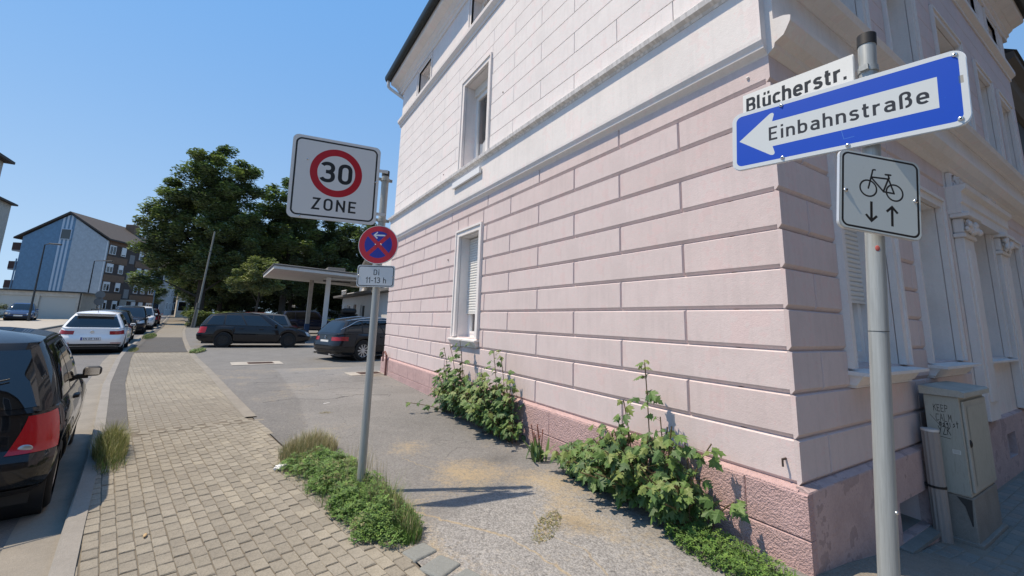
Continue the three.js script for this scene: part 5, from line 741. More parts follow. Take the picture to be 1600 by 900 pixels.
makeCar('parked_car', 'small blue car parked by the garages under the street lamp', simple(3.7, paint(0.02, 0.06, 0.16)), [-17.4, gy(-55.5) + 0.02, -55.5], head(0.2, 0.98));
// ---------------------------------------------------------------- plants
const leafM = (r, g, b) => phys([r, g, b], { map: tLeaf, roughness: 0.6, transmission: 0.22, thickness: 0 });
const mapleMats = [leafM(0.1, 0.2, 0.042), leafM(0.08, 0.165, 0.04), leafM(0.13, 0.23, 0.045), leafM(0.06, 0.13, 0.036), leafM(0.19, 0.255, 0.055)];
function mapleLeaf(k) { // five pointed lobes, folded a little along the midrib; stalk end at the origin, tip along +y, about 1 across
  const half = [[0, 0], [0.1, -0.05], [0.34, -0.06], [0.26, 0.07], [0.52, 0.26], [0.36, 0.32], [0.42, 0.44], [0.2, 0.42], [0.2, 0.56], [0.3, 0.66], [0.14, 0.74], [0, 1]];
  const pos = [], uv = [], j = half.map(([x, y], i) => i && i < 11 ? [x * (1 + 0.12 * Math.sin(k * 3 + i * 2)), y + 0.025 * Math.cos(k * 5 + i)] : [x, y]);
  const P = (x, y, s) => [s * x, y, -0.28 * Math.abs(x) * (1 + 0.3 * Math.sin(k)) - 0.22 * y * y + 0.05 * Math.sin(7 * x + k)];
  for (const s of [1, -1]) for (let i = 1; i < j.length - 1; i++) { const c = [0, 0.32], t = [c, j[i], j[i + 1]]; for (const [x, y] of s > 0 ? t : [t[0], t[2], t[1]]) { pos.push(...P(x, y, s)); uv.push(0.5 + s * x * 0.6, y * 0.9); } }
  for (const s of [1, -1]) { const t = [[0, 0.32], [0, 0], j[1]]; for (const [x, y] of s > 0 ? t : [t[0], t[2], t[1]]) { pos.push(...P(x, y, s)); uv.push(0.5 + s * x * 0.6, y * 0.9); } }
  const g = new THREE.BufferGeometry(); g.setAttribute('position', new THREE.Float32BufferAttribute(pos, 3)); g.setAttribute('uv', new THREE.Float32BufferAttribute(uv, 2)); g.computeVertexNormals(); return g;
}
const mapleGeos = [0, 1, 2].map(mapleLeaf);
const stemM = mat([0.14, 0.1, 0.05], { roughness: 0.9 });
function sapling(label, pos, stems, s, size, maxOwn) { // stems: [bx, bz, tx, ty, tz, leaves]
  reseed(s); const t = thing('maple_sapling', label, 'sapling', pos), sg = [], all = [];
  const up = V3(0, 1, 0);
  for (const [bx, bz, tx, ty, tz, nl] of stems) {
    const A = V3(bx, -0.03, bz), C = V3(tx, ty, tz), B = V3(lerp(bx, tx, 0.25), ty * 0.6, lerp(bz, tz, 0.3)), cv = new THREE.QuadraticBezierCurve3(A, B, C);
    sg.push(new THREE.TubeGeometry(cv, 6, 0.0055, 5));
    for (let i = 0; i < nl; i++) {
      const u = 1 - Math.pow(rnd(), 1.15) * 0.82, p = cv.getPoint(u), a = (i % 2 ? 0 : Math.PI) + Math.floor(i / 2) * 1.35 + rr(-0.5, 0.5), d = V3(Math.cos(a) - 0.35, rr(0.1, 0.55), Math.sin(a)).normalize(), pl = rr(0.04, 0.1) * (u > 0.95 ? 0.5 : 1), q = p.clone().addScaledVector(d, pl);
      sg.push(rod(p.toArray(), q.toArray(), 0.0018, 0.0015, 4));
      const n = V3(-0.5 + rr(-0.5, 0.45), 0.7 + rr(-0.45, 0.35), rr(-0.6, 0.6)).normalize();      // faces light and yard
      const tip = V3(d.x, -0.25 - rr(0, 0.55), d.z).normalize(); const xa = new THREE.Vector3().crossVectors(tip, n).normalize(), yy = new THREE.Vector3().crossVectors(n, xa).normalize();
      const m4 = new THREE.Matrix4().makeBasis(xa, yy, n), sc = size * rr(0.6, 1.2) * (u > 0.93 ? 0.75 : 1); m4.setPosition(q); m4.scale(V3(sc, sc, sc));
      all.push({ m4, v: Math.floor(rnd() * 3), k: u > 0.9 ? (rnd() < 0.6 ? 4 : 2) : Math.floor(rnd() * 4), w: sc + u * 0.05 });
    }
  }
  put(t, 'stems', merge(sg), stemM);
  all.sort((a, b) => b.w - a.w); const rest = [[], [], [], [], []];
  all.forEach((l, i) => { if (i < maxOwn) { const o = put(t, 'leaf', mapleGeos[l.v], mapleMats[l.k]); l.m4.decompose(o.position, o.quaternion, o.scale); } else rest[l.k].push(mapleGeos[l.v].clone().applyMatrix4(l.m4)); });
  rest.forEach((gs, k) => { if (gs.length) put(t, 'small_leaves', merge(gs), mapleMats[k]).userData.kind = 'stuff'; });
  return t;
}
{
  const mk = (s, n, z0, z1, env, out, nl) => { reseed(s); const a = []; for (let i = 0; i < n; i++) { const bz = lerp(z0, z1, (i + rnd()) / n), q = rnd(), h = env(bz) * (0.45 + 0.55 * (1 - q)) * rr(0.8, 1.1), o = out(bz) * (0.15 + 0.85 * q) * rr(0.7, 1.1); a.push([rr(-0.12, 0.02), bz, -o, h, bz + rr(-0.3, 0.3), Math.round(nl * (0.7 + h * 0.6))]); } return a; };
  // near: spreading mass with one tall shoot
  const st = mk(3, 74, -1.0, 0.66, (z) => hold([[-0.95, 0.4], [-0.45, 0.6], [0, 0.86], [0.35, 0.84], [0.7, 0.42]], z), (z) => hold([[-0.9, 0.3], [-0.4, 0.5], [0.1, 0.66], [0.45, 0.6], [0.7, 0.3]], z), 11);
  st.push([-0.02, 0.12, -0.13, 1.34, 0.16, 26], [0, -0.1, -0.08, 0.92, -0.16, 14], [0, 0.25, -0.1, 0.85, 0.3, 12]);
  sapling('large leafy maple sapling with one tall shoot against the pink wall near the corner', [3.36, 0, -2.95], st, 8, 0.12, 300);
  const s2 = mk(13, 44, -0.75, 0.7, (z) => hold([[-0.9, 0.6], [0, 0.92], [0.7, 0.7]], z), (z) => hold([[-0.9, 0.35], [0, 0.6], [0.7, 0.5]], z), 11);
  s2.push([0, -0.55, -0.12, 1.12, -0.7, 12], [0, 0.05, -0.12, 1.28, 0.0, 14], [0, -0.2, -0.2, 1.2, -0.25, 12]);
  s2.push([-0.1, -0.3, -0.85, 0.18, -0.55, 9]);
  sapling('maple sapling below the lower window, farther of the two joined bushes', [3.36, gy(-7.0), -6.95], s2, 18, 0.12, 280);
  const s3 = mk(23, 44, -0.6, 0.5, (z) => hold([[-0.6, 0.85], [0, 0.9], [0.5, 0.6]], z), (z) => hold([[-0.6, 0.55], [0, 0.62], [0.5, 0.35]], z), 11);
  s3.push([0, -0.1, -0.12, 1.2, -0.1, 14], [0, 0.15, -0.15, 1.14, 0.18, 13]);
  sapling('maple sapling nearer to the corner of the two joined bushes by the pink wall', [3.36, gy(-5.6), -5.62], s3, 28, 0.12, 280);
}
// blades and leaflets, merged with a tint of their own
function blades(n, place, h0, h1, w, tints, bend = 0.5) {
  const pos = [], colr = [], nor = [];
  for (let i = 0; i < n; i++) {
    const [x, y, z, k = 1] = place(), h = rr(h0, h1) * k, a = rr(0, 6.283), lx = Math.cos(a) * h * bend * rr(0.1, 1), lz = Math.sin(a) * h * bend * rr(0.1, 1), ww = w * rr(0.6, 1.3), px = -Math.sin(a) * ww, pz = Math.cos(a) * ww, c = tints[Math.floor(rnd() * tints.length)], m = rr(0.75, 1.25);
    const b0 = [x - px, y, z - pz], b1 = [x + px, y, z + pz], m0 = [x - px * 0.7 + lx * 0.35, y + h * 0.6, z - pz * 0.7 + lz * 0.35], m1 = [x + px * 0.7 + lx * 0.35, y + h * 0.6, z + pz * 0.7 + lz * 0.35], t = [x + lx, y + h * 0.97, z + lz];
    pos.push(...b0, ...b1, ...m1, ...b0, ...m1, ...m0, ...m0, ...m1, ...t); for (let q = 0; q < 9; q++) colr.push(c[0] * m, c[1] * m, c[2] * m);
  }
  const g = new THREE.BufferGeometry(); g.setAttribute('position', new THREE.Float32BufferAttribute(pos, 3)); g.setAttribute('color', new THREE.Float32BufferAttribute(colr, 3)); g.computeVertexNormals(); return g;
}
function leaflets(n, place, s0, s1, tints) { // small rounded three-part leaves
  const pos = [], colr = [];
  for (let i = 0; i < n; i++) {
    const [x, y, z] = place(), s = rr(s0, s1), a0 = rr(0, 6.283), tx = rr(-0.6, 0.6), tz = rr(-0.6, 0.6), c = tints[Math.floor(rnd() * tints.length)], m = rr(0.7, 1.3);
    for (let k = 0; k < 3; k++) { const a = a0 + k * 2.094, f = (r, da) => { const dx = Math.cos(a + da) * r * s, dz = Math.sin(a + da) * r * s; return [x + dx, y + tx * dx + tz * dz, z + dz]; }; const o = [x, y, z], p = [f(0.8, -0.5), f(1.1, -0.18), f(1.1, 0.18), f(0.8, 0.5)]; for (let q = 0; q < 3; q++) { pos.push(...o, ...p[q + 1], ...p[q]); for (let w = 0; w < 3; w++) colr.push(c[0] * m, c[1] * m, c[2] * m); } }
  }
  const g = new THREE.BufferGeometry(); g.setAttribute('position', new THREE.Float32BufferAttribute(pos, 3)); g.setAttribute('color', new THREE.Float32BufferAttribute(colr, 3)); g.computeVertexNormals(); return g;
}
const vgM = phys([1, 1, 1], { vertexColors: true, roughness: 0.75, transmission: 0.2, thickness: 0 });
const DRY = [[0.42, 0.36, 0.2], [0.36, 0.31, 0.16], [0.3, 0.29, 0.12], [0.5, 0.43, 0.26]], GREEN = [[0.085, 0.185, 0.022], [0.115, 0.225, 0.03], [0.062, 0.14, 0.02], [0.15, 0.255, 0.04]], MIX = [...GREEN, [0.2, 0.22, 0.08], [0.28, 0.26, 0.12]];
const inBlob = (cx, cz, rx, rz, turn = 0) => () => { const a = rr(0, 6.283), r = Math.sqrt(rnd()), u = Math.cos(a) * r * rx, v = Math.sin(a) * r * rz, x = cx + u * Math.cos(turn) - v * Math.sin(turn), z = cz + u * Math.sin(turn) + v * Math.cos(turn); return [x, gy(z) - 0.01, z, 1.15 - 0.6 * r]; };
{ // the weeds round the zone sign post
  reseed(201);
  const tint = (g) => g, hump = (cx, cz, rx, rz, h, turn) => { const f = inBlob(cx, cz, rx, rz, turn); return () => { const [x, , z, k] = f(); const q = (k - 0.55) / 0.6; return [x, gy(z) + 0.02 + h * Math.sqrt(Math.max(0, q)) * Math.sqrt(rnd()) * rr(0.85, 1.15), z]; }; };
  const w = thing('weed_clump', 'low green clover and weeds growing round the zone sign post', 'weeds', [0, 0, 0], 0, undefined);
  const humps = []; for (let i = 0; i < 80; i++) { const t = rnd(), cz = lerp(-5.45, -3.45, t) + rr(-0.1, 0.1), mid = lerp(0.8, 1.12, t), cx = mid + rr(-0.3, 0.3) * (1 - 0.55 * t), e = 1 - Math.abs(cx - mid) / 0.42; humps.push(leaflets(Math.round(rr(150, 330)), hump(cx, cz, rr(0.09, 0.2), rr(0.1, 0.22), rr(0.07, 0.25) * (0.3 + 0.7 * e), 0), 0.009, 0.02, i % 5 === 4 ? MIX : GREEN)); }
  const cl = put(w, 'clover', merge2(humps), vgM); cl.userData.kind = 'stuff';
  const st = put(w, 'stalks', merge2([blades(1100, inBlob(0.93, -4.5, 0.28, 0.95, -0.22), 0.06, 0.24, 0.002, GREEN, 0.6), blades(260, inBlob(1.12, -4.55, 0.26, 0.75), 0.22, 0.5, 0.0013, DRY, 0.4), blades(300, inBlob(0.72, -4.5, 0.08, 0.7, -0.3), 0.015, 0.05, 0.002, DRY, 1)]), vgM); st.userData.kind = 'stuff';
  tag(w, null, null, null, 'stuff');
  reseed(202);
  lone('dry_grass', merge2([blades(2600, inBlob(0.8, -5.85, 0.3, 0.42, 0.5), 0.12, 0.34, 0.0022, [...DRY, [0.16, 0.2, 0.06], [0.2, 0.22, 0.09]], 0.7), blades(500, inBlob(0.62, -5.4, 0.22, 0.3), 0.05, 0.14, 0.002, DRY, 0.9)]), vgM, 'dry yellow grass tuft behind the clover at the zone sign post', 'grass', null, 'stuff');
  lone('roadside_grass', merge2([blades(1500, inBlob(1.18, -3.75, 0.12, 0.5, -0.15), 0.1, 0.36, 0.0022, [...DRY, ...MIX], 0.55), blades(700, inBlob(1.22, -3.45, 0.12, 0.2), 0.08, 0.2, 0.003, GREEN, 0.6), blades(700, inBlob(0.95, -3.75, 0.08, 0.5, -0.28), 0.02, 0.07, 0.002, DRY, 1)]), vgM, 'thin green and straw grass at the yard edge beside the granite setts', 'grass', null, 'stuff');
  lone('kerb_grass', merge2([blades(2300, inBlob(-1.18, -6.75, 0.15, 0.5, -0.2), 0.12, 0.42, 0.0024, [[0.2, 0.24, 0.06], [0.14, 0.19, 0.045], [0.26, 0.28, 0.09], [0.4, 0.38, 0.18], [0.32, 0.32, 0.14]], 0.6), blades(400, inBlob(-1.08, -6.25, 0.13, 0.3, -0.2), 0.06, 0.2, 0.002, [...GREEN, ...DRY], 0.8)]), vgM, 'grass tuft growing from the kerb beside the black small hatchback', 'grass', null, 'stuff');
  lone('wall_foot_weeds', merge2([leaflets(2600, (() => { const f = inBlob(3.12, -2.0, 0.2, 0.5, 0); return () => { const [x, y, z] = f(); return [x, y + rr(0.01, 0.12), z]; }; })(), 0.009, 0.018, GREEN), blades(500, inBlob(3.2, -1.95, 0.18, 0.5), 0.04, 0.14, 0.003, GREEN, 0.8)]), vgM, 'low bright green weeds at the plinth foot by the house corner', 'weeds', null, 'stuff');
  lone('yard_moss', merge2([leaflets(700, (() => { const f = inBlob(2.28, -3.02, 0.1, 0.3, 0.9); return () => { const [x, y, z] = f(); return [x, y + rr(0, 0.02), z]; }; })(), 0.005, 0.01, [[0.16, 0.17, 0.05], [0.3, 0.24, 0.09]]), blades(160, inBlob(1.62, -2.45, 0.08, 0.08), 0.01, 0.04, 0.002, [[0.25, 0.22, 0.06]], 1), blades(160, inBlob(1.28, -8.0, 0.12, 0.06), 0.01, 0.05, 0.002, DRY, 1)]), vgM, 'small tufts of moss in the cracks of the tarmac yard', 'moss', null, 'stuff');
  lone('edge_weeds', merge2([leaflets(900, (() => { const f = inBlob(-1.55, -20.6, 0.2, 0.9, 0.1); return () => { const [x, y, z] = f(); return [x, y + rr(0, 0.1), z]; }; })(), 0.02, 0.04, MIX)]), vgM, 'weeds at the pavement edging in front of the sideways estate car', 'weeds', null, 'stuff');
  lone('verge_grass', merge2([blades(1500, inBlob(-4.62, -31, 0.3, 3, -0.11), 0.05, 0.2, 0.006, [...MIX, [0.35, 0.33, 0.08]], 0.6), blades(700, inBlob(-3.62, -21.6, 0.14, 1.1, -0.12), 0.03, 0.1, 0.006, [[0.36, 0.33, 0.08], [0.26, 0.27, 0.08]], 0.8)]), vgM, 'straw coloured grass along the kerb beyond the white hatchback', 'grass', null, 'stuff');
  // a rosette of long leaves by the wall between the bushes
  const r = thing('dock_weed', 'rosette of long upright leaves at the wall between the bushes', 'weed', [3.16, 0.01, -4.45]);
  const lg = blades(1, () => [0, 0, 0], 1, 1, 0.1, GREEN, 0); reseed(210);
  for (let i = 0; i < 26; i++) { const h = rr(0.14, 0.3), a = rr(0, 6.28), b = rr(0.15, 0.9), pts = []; const rows = 5, pos = [], idx = []; for (let k = 0; k <= rows; k++) { const u = k / rows, w = 0.02 * Math.sin(Math.PI * Math.min(0.97, 0.12 + u * 0.86)), y = h * (u - 0.25 * b * u * u), d = h * b * u; for (const s of [-1, 1]) pos.push(Math.cos(a) * d - Math.sin(a) * w * s, y, Math.sin(a) * d + Math.cos(a) * w * s); if (k) idx.push(k * 2 - 2, k * 2 - 1, k * 2, k * 2 - 1, k * 2 + 1, k * 2); } const g = new THREE.BufferGeometry(); g.setAttribute('position', new THREE.Float32BufferAttribute(pos, 3)); g.setAttribute('uv', new THREE.Float32BufferAttribute(new Float32Array(pos.length / 3 * 2), 2)); g.setIndex(idx); g.computeVertexNormals(); const o = put(r, 'leaf', g, mapleMats[[0, 2, 1][i % 3]]); o.position.set(rr(-0.08, 0.08), 0, rr(-0.12, 0.12)); }
  put(r, 'seed_stalks', merge(Array.from({ length: 9 }, () => rod([rr(0.02, 0.12), 0, rr(-0.12, 0.02)], [rr(-0.02, 0.16), rr(0.25, 0.42), rr(-0.2, 0.05)], 0.004, 0.008, 5))), mat([0.3, 0.13, 0.1]));
}
function merge2(gs) { return mergeGeometries(gs); }
// litter
lone('fallen_leaf', new THREE.SphereGeometry(0.03, 10, 6).scale(0.4, 0.25, 1.1).translate(-0.47, gy(-4.3) + 0.012, -4.28), mat([0.42, 0.3, 0.16]), 'curled dry leaf lying on the paving blocks', 'leaf');
{ reseed(300); const g = new THREE.IcosahedronGeometry(0.045, 2), p = g.attributes.position; for (let i = 0; i < p.count; i++) { const k = 0.7 + 0.5 * Math.abs(Math.sin(p.getX(i) * 90 + p.getY(i) * 60) * Math.cos(p.getZ(i) * 80)); p.setXYZ(i, p.getX(i) * k * 1.5, p.getY(i) * k * 0.7, p.getZ(i) * k); } g.computeVertexNormals(); lone('crumpled_tissue', g.translate(0.47, gy(-5.4) + 0.025, -5.38), M.white, 'crumpled white tissue on the pavement by the dry grass', 'tissue'); }
lone('paper_scrap', rbox(-0.06, 0.06, 0, 0.004, -0.015, 0.015, 0.002).rotateY(0.4).translate(1.42, gy(-8.8), -8.8), M.white, 'thin white paper strip on the tarmac yard', 'litter');
lone('plastic_scrap', rbox(-0.035, 0.035, 0, 0.004, -0.012, 0.012, 0.002).translate(-1.5, gy(-6.2) - 0.084, -6.15), mat([0.4, 0.5, 0.55]), 'pale scrap in the gutter beside the black small hatchback', 'litter');

// ---------------------------------------------------------------- trees
const treeM = phys([1, 1, 1], { vertexColors: true, roughness: 0.95, transmission: 0.42, thickness: 0 });
function crownGeo(lobes, n, size, tints, clumpR, s) {
  reseed(s); const pos = new Float32Array(n * 18), col = new Float32Array(n * 18), clumps = [];
  for (const [cx, cy, cz, rx, ry, rz] of lobes) { const m = Math.round(4.2 * (rx * ry + ry * rz + rx * rz) / (clumpR * clumpR) / 3); for (let i = 0; i < m; i++) { const a = rr(0, 6.283), u = rr(-0.95, 1), q = Math.sqrt(1 - u * u), r = Math.pow(rr(0.25, 1), 0.4) * rr(0.88, 1.06); clumps.push([cx + Math.cos(a) * q * rx * r, cy + u * ry * r, cz + Math.sin(a) * q * rz * r, clumpR * rr(0.6, 1.25), rr(0.75, 1.25), Math.floor(rnd() * tints.length)]); } }
  for (let i = 0; i < n; i++) {
    const c = clumps[Math.floor(rnd() * clumps.length)], a = rr(0, 6.283), u = rr(-1, 1), q = Math.sqrt(1 - u * u), r = Math.pow(rnd(), 0.45) * c[3];
    const x = c[0] + Math.cos(a) * q * r, y = c[1] + u * r * 0.72, z = c[2] + Math.sin(a) * q * r, s2 = size * rr(0.6, 1.3), th = rr(0, 6.283), tl = rr(-0.7, 0.7), dx = Math.cos(th), dz = Math.sin(th), t = tints[(c[5] + (rnd() < 0.25 ? 1 : 0)) % tints.length], m = c[4] * rr(0.8, 1.2);
    const A = [x - dx * s2, y - tl * s2 * 0.6, z - dz * s2], B = [x + dz * s2 * 0.55, y + 0.15 * s2, z - dx * s2 * 0.55], C = [x + dx * s2, y + tl * s2 * 0.6 - 0.2 * s2, z + dz * s2], D = [x - dz * s2 * 0.55, y + 0.12 * s2, z + dx * s2 * 0.55];
    pos.set([...A, ...D, ...C, ...A, ...C, ...B], i * 18); for (let k = 0; k < 6; k++) col.set([t[0] * m, t[1] * m, t[2] * m], i * 18 + k * 3);
  }
  const g = new THREE.BufferGeometry(); g.setAttribute('position', new THREE.BufferAttribute(pos, 3)); g.setAttribute('color', new THREE.BufferAttribute(col, 3)); g.computeVertexNormals(); return g;
}
const DARKG = [[0.1, 0.165, 0.034], [0.135, 0.205, 0.042], [0.075, 0.13, 0.028], [0.18, 0.245, 0.05]], MIDG = [[0.09, 0.15, 0.035], [0.11, 0.175, 0.04], [0.07, 0.12, 0.03], [0.14, 0.19, 0.05]];
function tree(label, [x, z], h, tr, lobes, n, size, tints, clumpR, s, group, crooked = 0) {
  const t = thing('broadleaf_tree', label, 'tree', [x, gy(z), z], 0, group); reseed(s + 5);
  const top = h * 0.72, g = [tube([[0, -0.2, 0], [rr(-0.1, 0.1), h * 0.2, rr(-0.1, 0.1)], [crooked, h * 0.45, 0], [crooked * 0.6, top, 0]], 1, 9, 16)], p = g[0].attributes.position, nn = g[0].attributes.normal;
  for (let i = 0; i < p.count; i++) { const k = tr * (1 - 0.72 * clamp(p.getY(i) / top)) * (1 + 0.5 * Math.exp(-Math.max(0, p.getY(i)) * 2.5)) - 1; p.setXYZ(i, p.getX(i) + nn.getX(i) * k, p.getY(i) + nn.getY(i) * k, p.getZ(i) + nn.getZ(i) * k); }
  for (const [cx, cy, cz] of lobes) { const y0 = Math.min(cy * 0.6, top * 0.8); g.push(rod([crooked * 0.8 * y0 / top, y0, 0], [cx * 0.85, cy, cz * 0.85], tr * 0.32, tr * 0.08, 6)); }
  put(t, 'trunk', boxUV(merge(g)), M.bark); put(t, 'crown', crownGeo(lobes, n, size, tints, clumpR, s), treeM);
  return t;
}
tree('tall spreading tree with thick trunk standing behind the hedge and the leaning post', [-4.5, -54], 19.6, 0.45, [[0.5, 16.4, 0, 3.1, 2.7, 3], [-2.3, 13.7, 0.5, 2.6, 1.8, 2.6], [-3.3, 10.2, 0, 2.7, 2.5, 2.8], [2, 12, 0.5, 3, 3.2, 3], [-0.4, 10.3, 0, 4.2, 3.6, 3.2], [-3.6, 7, 0, 2.3, 1.9, 2.2], [-1.6, 6.6, 0.6, 3.2, 1.9, 2.6], [2, 8, 0.6, 3.4, 2.8, 2.8], [2.8, 5.4, 0.5, 2.4, 1.6, 2.2], [-4.1, 4.4, 0.5, 1.5, 1, 1.5], [0, 12.6, 0, 2.4, 2.4, 2.4]], 90000, 0.19, DARKG, 0.95, 41);
tree('broad dark tree between the tall tree and the flat canopy', [3.2, -57], 18.5, 0.4, [[-0.2, 14.6, 0, 3.2, 3.2, 3], [-2.8, 11.6, 0, 2.8, 2.6, 3], [2.4, 12, 0, 3.2, 2.7, 3], [0, 9.5, 1, 4, 3, 3], [4.6, 9.6, 0, 2.8, 2.3, 3], [-3, 7, 1, 3, 2.4, 2.6], [3.6, 6.6, 1, 3.4, 2.4, 2.6], [0, 5.4, 1, 3, 2, 2.6], [0, 12, 0, 3, 3, 2.6]], 76000, 0.21, DARKG, 1.0, 42);
tree('tree rising behind the low white building beside the pink house', [11.6, -56], 15.5, 0.36, [[0, 11, 0, 3.4, 3, 3], [-3.2, 8.6, 0, 2.8, 2.4, 2.8], [3, 9, 0, 3, 2.8, 3], [-1.5, 6, 1, 3.2, 2.2, 2.6], [2.5, 6, 0.5, 3, 2.2, 2.6], [6, 9, 0, 3, 3, 3]], 52000, 0.22, MIDG, 1.0, 43);
tree('small light green tree growing behind the sideways black estate car', [0.45, -39], 5.9, 0.12, [[-0.3, 4.5, 0, 1.5, 0.9, 1.4], [-1.1, 3.6, 0.2, 1, 0.7, 1], [0.6, 3.7, 0, 1.1, 0.8, 1.1], [0, 5.2, 0, 0.9, 0.55, 0.9]], 12000, 0.1, [[0.17, 0.22, 0.05], [0.2, 0.25, 0.06], [0.14, 0.19, 0.045], [0.24, 0.28, 0.07]], 0.5, 44);
{ // the wood behind: crowns that close over shaded ground
  const spots = [[-4.6, -70, 12], [-3.2, -63, 12.5], [0, -67, 13], [4.5, -63.5, 13], [9.5, -68, 14], [13.5, -63.5, 13], [18, -67, 13], [22.5, -62, 12]], near = ['beside the street', 'behind the tall spreading tree', 'behind the small light green tree', 'behind the broad dark tree', 'behind the flat canopy', 'behind the pale villa', 'behind the low white building', 'farthest behind the pink house'];
  spots.forEach(([x, z, h], k) => tree('dark tree of the wood ' + near[k], [x, z], h, 0.3, [[0, h * 0.74, 0, 3.7, h * 0.24, 3.4], [-2, h * 0.5, 0.5, 3.4, h * 0.22, 3], [2.2, h * 0.5, 0.5, 3.4, h * 0.22, 3], [0, h * 0.32, 0, 4, h * 0.14, 3]], 21000, 0.26, DARKG, 1.1, 50 + k, 'trees of the dark wood'));
  [[-4.8, -67], [-1.5, -65.5], [2.8, -66], [7.6, -66.5], [12, -66.5]].forEach(([x, z], k) => { const t = thing('undergrowth_bush', 'dense dark bush in the shade ' + ['under the trees by the street', 'behind the tall tree trunk', 'behind the small light green tree', 'behind the canopy posts', 'beside the low white building'][k], 'bush', [x, gy(z), z], 0, 'undergrowth bushes'); put(t, 'foliage', crownGeo([[0, 1.4, 0, 2.7, 1.5, 1.4], [0, 2.9, -0.4, 2.5, 1.2, 1.2]], 9000, 0.2, DARKG, 0.7, 70 + k), treeM); put(t, 'stem', rod([0, -0.1, 0], [0, 1.6, 0], 0.06, 0.03), M.bark); });
}
function hedge(label, pts, w, h, n, s, tints = MIDG) { reseed(s); const a = V3(...pts[0]), b = V3(...pts[1]), L = a.distanceTo(b), t = thing('hedge', label, 'hedge', [(a.x + b.x) / 2, gy((a.z + b.z) / 2), (a.z + b.z) / 2], head(b.x - a.x, b.z - a.z)); const lobes = []; for (let i = 0; i < L / 0.55; i++) for (let j = 0; j < 2; j++) lobes.push([-L / 2 + (i + 0.5) * 0.55, h * (0.3 + j * 0.45), 0, 0.42, h * 0.28 * rr(0.85, 1.15), w / 2]); put(t, 'foliage', crownGeo(lobes, n, 0.07, tints, 0.3, s), treeM); put(t, 'stems', merge(lobes.filter((_, i) => i % 2 === 0).map(([x]) => rod([x, -0.05, 0], [x + rr(-0.1, 0.1), h * 0.7, rr(-0.1, 0.1)], 0.02, 0.01, 5))), M.bark); return t; }
hedge('clipped green hedge beside the pavement by the leaning post', [[-4.4, 0, -45.6], [0.2, 0, -46.4]], 1.1, 1.35, 16000, 81, [[0.15, 0.21, 0.035], [0.19, 0.25, 0.045], [0.12, 0.17, 0.03]]);
hedge('low green hedge behind the cars in the car park', [[0.4, 0, -45.4], [8.2, 0, -45.8]], 1.0, 1.0, 12000, 82, [[0.15, 0.21, 0.035], [0.19, 0.25, 0.045], [0.12, 0.17, 0.03]]);
hedge('dark hedge beside the small blue car by the garages', [[-19.8, 0, -54.4], [-18.3, 0, -53.2]], 1.2, 1.5, 7000, 83, [[0.06, 0.09, 0.02], [0.12, 0.15, 0.04]]);
// ---------------------------------------------------------------- background buildings and street furniture
const B = {
  blueD: mat([0.2, 0.35, 0.52], { map: tConc, roughness: 0.9 }), blueL: mat([0.58, 0.64, 0.7], { map: tConc, roughness: 0.9 }), blueS: mat([0.55, 0.64, 0.73], { roughness: 0.9 }), brown: mat([0.25, 0.155, 0.1], { map: tConc }), dark: mat([0.1, 0.075, 0.065], { map: tConc }), panel: mat([0.25, 0.24, 0.23]), redBrown: mat([0.075, 0.04, 0.035]), roofB: mat([0.085, 0.072, 0.065], { map: tConc }),
  beige: mat([0.58, 0.53, 0.47], { map: tConc }), garage: mat([0.58, 0.57, 0.53], { map: tConc }), door: mat([0.45, 0.47, 0.45], { roughness: 0.7 }), whiteWall: mat([0.66, 0.65, 0.63], { map: tPlaster }), greyWall: mat([0.42, 0.43, 0.44], { map: tConc }), tile: mat([0.12, 0.05, 0.04], { map: tConc }), lamp: mat([0.045, 0.05, 0.055], { roughness: 0.5, metalness: 0.4 }), greyRoof: mat([0.16, 0.155, 0.15], { map: tConc }),
};
function boxWindow(parent, x0, x1, y0, y1, z, o = {}) { // a window on a wall facing local +z
  const w = part(parent, 'window'), f = o.f ?? 0.075, m = o.frame ?? M.whitePvc;
  put(w, 'frame', merge([box(x0, x0 + f, y0, y1, z - 0.05, z + 0.05), box(x1 - f, x1, y0, y1, z - 0.05, z + 0.05), box(x0 + f, x1 - f, y0, y0 + f, z - 0.05, z + 0.05), box(x0 + f, x1 - f, y1 - f, y1, z - 0.05, z + 0.05), ...(o.mull ? [box((x0 + x1) / 2 - 0.04, (x0 + x1) / 2 + 0.04, y0 + f, y1 - f, z - 0.05, z + 0.045)] : [])]), m);
  put(w, 'pane', box(x0 + f, x1 - f, y0 + f, y1 - f, z - 0.02, z + 0.012), M.carGlass);
  if (o.blind) put(w, 'blind', box(x0 + f, x1 - f, y1 - f - (y1 - y0) * o.blind, y1 - f, z + 0.013, z + 0.03), M.whitePvc);
  return w;
}
const sideWindow = (parent, g) => { g.rotation.y = Math.PI / 2; return g; };
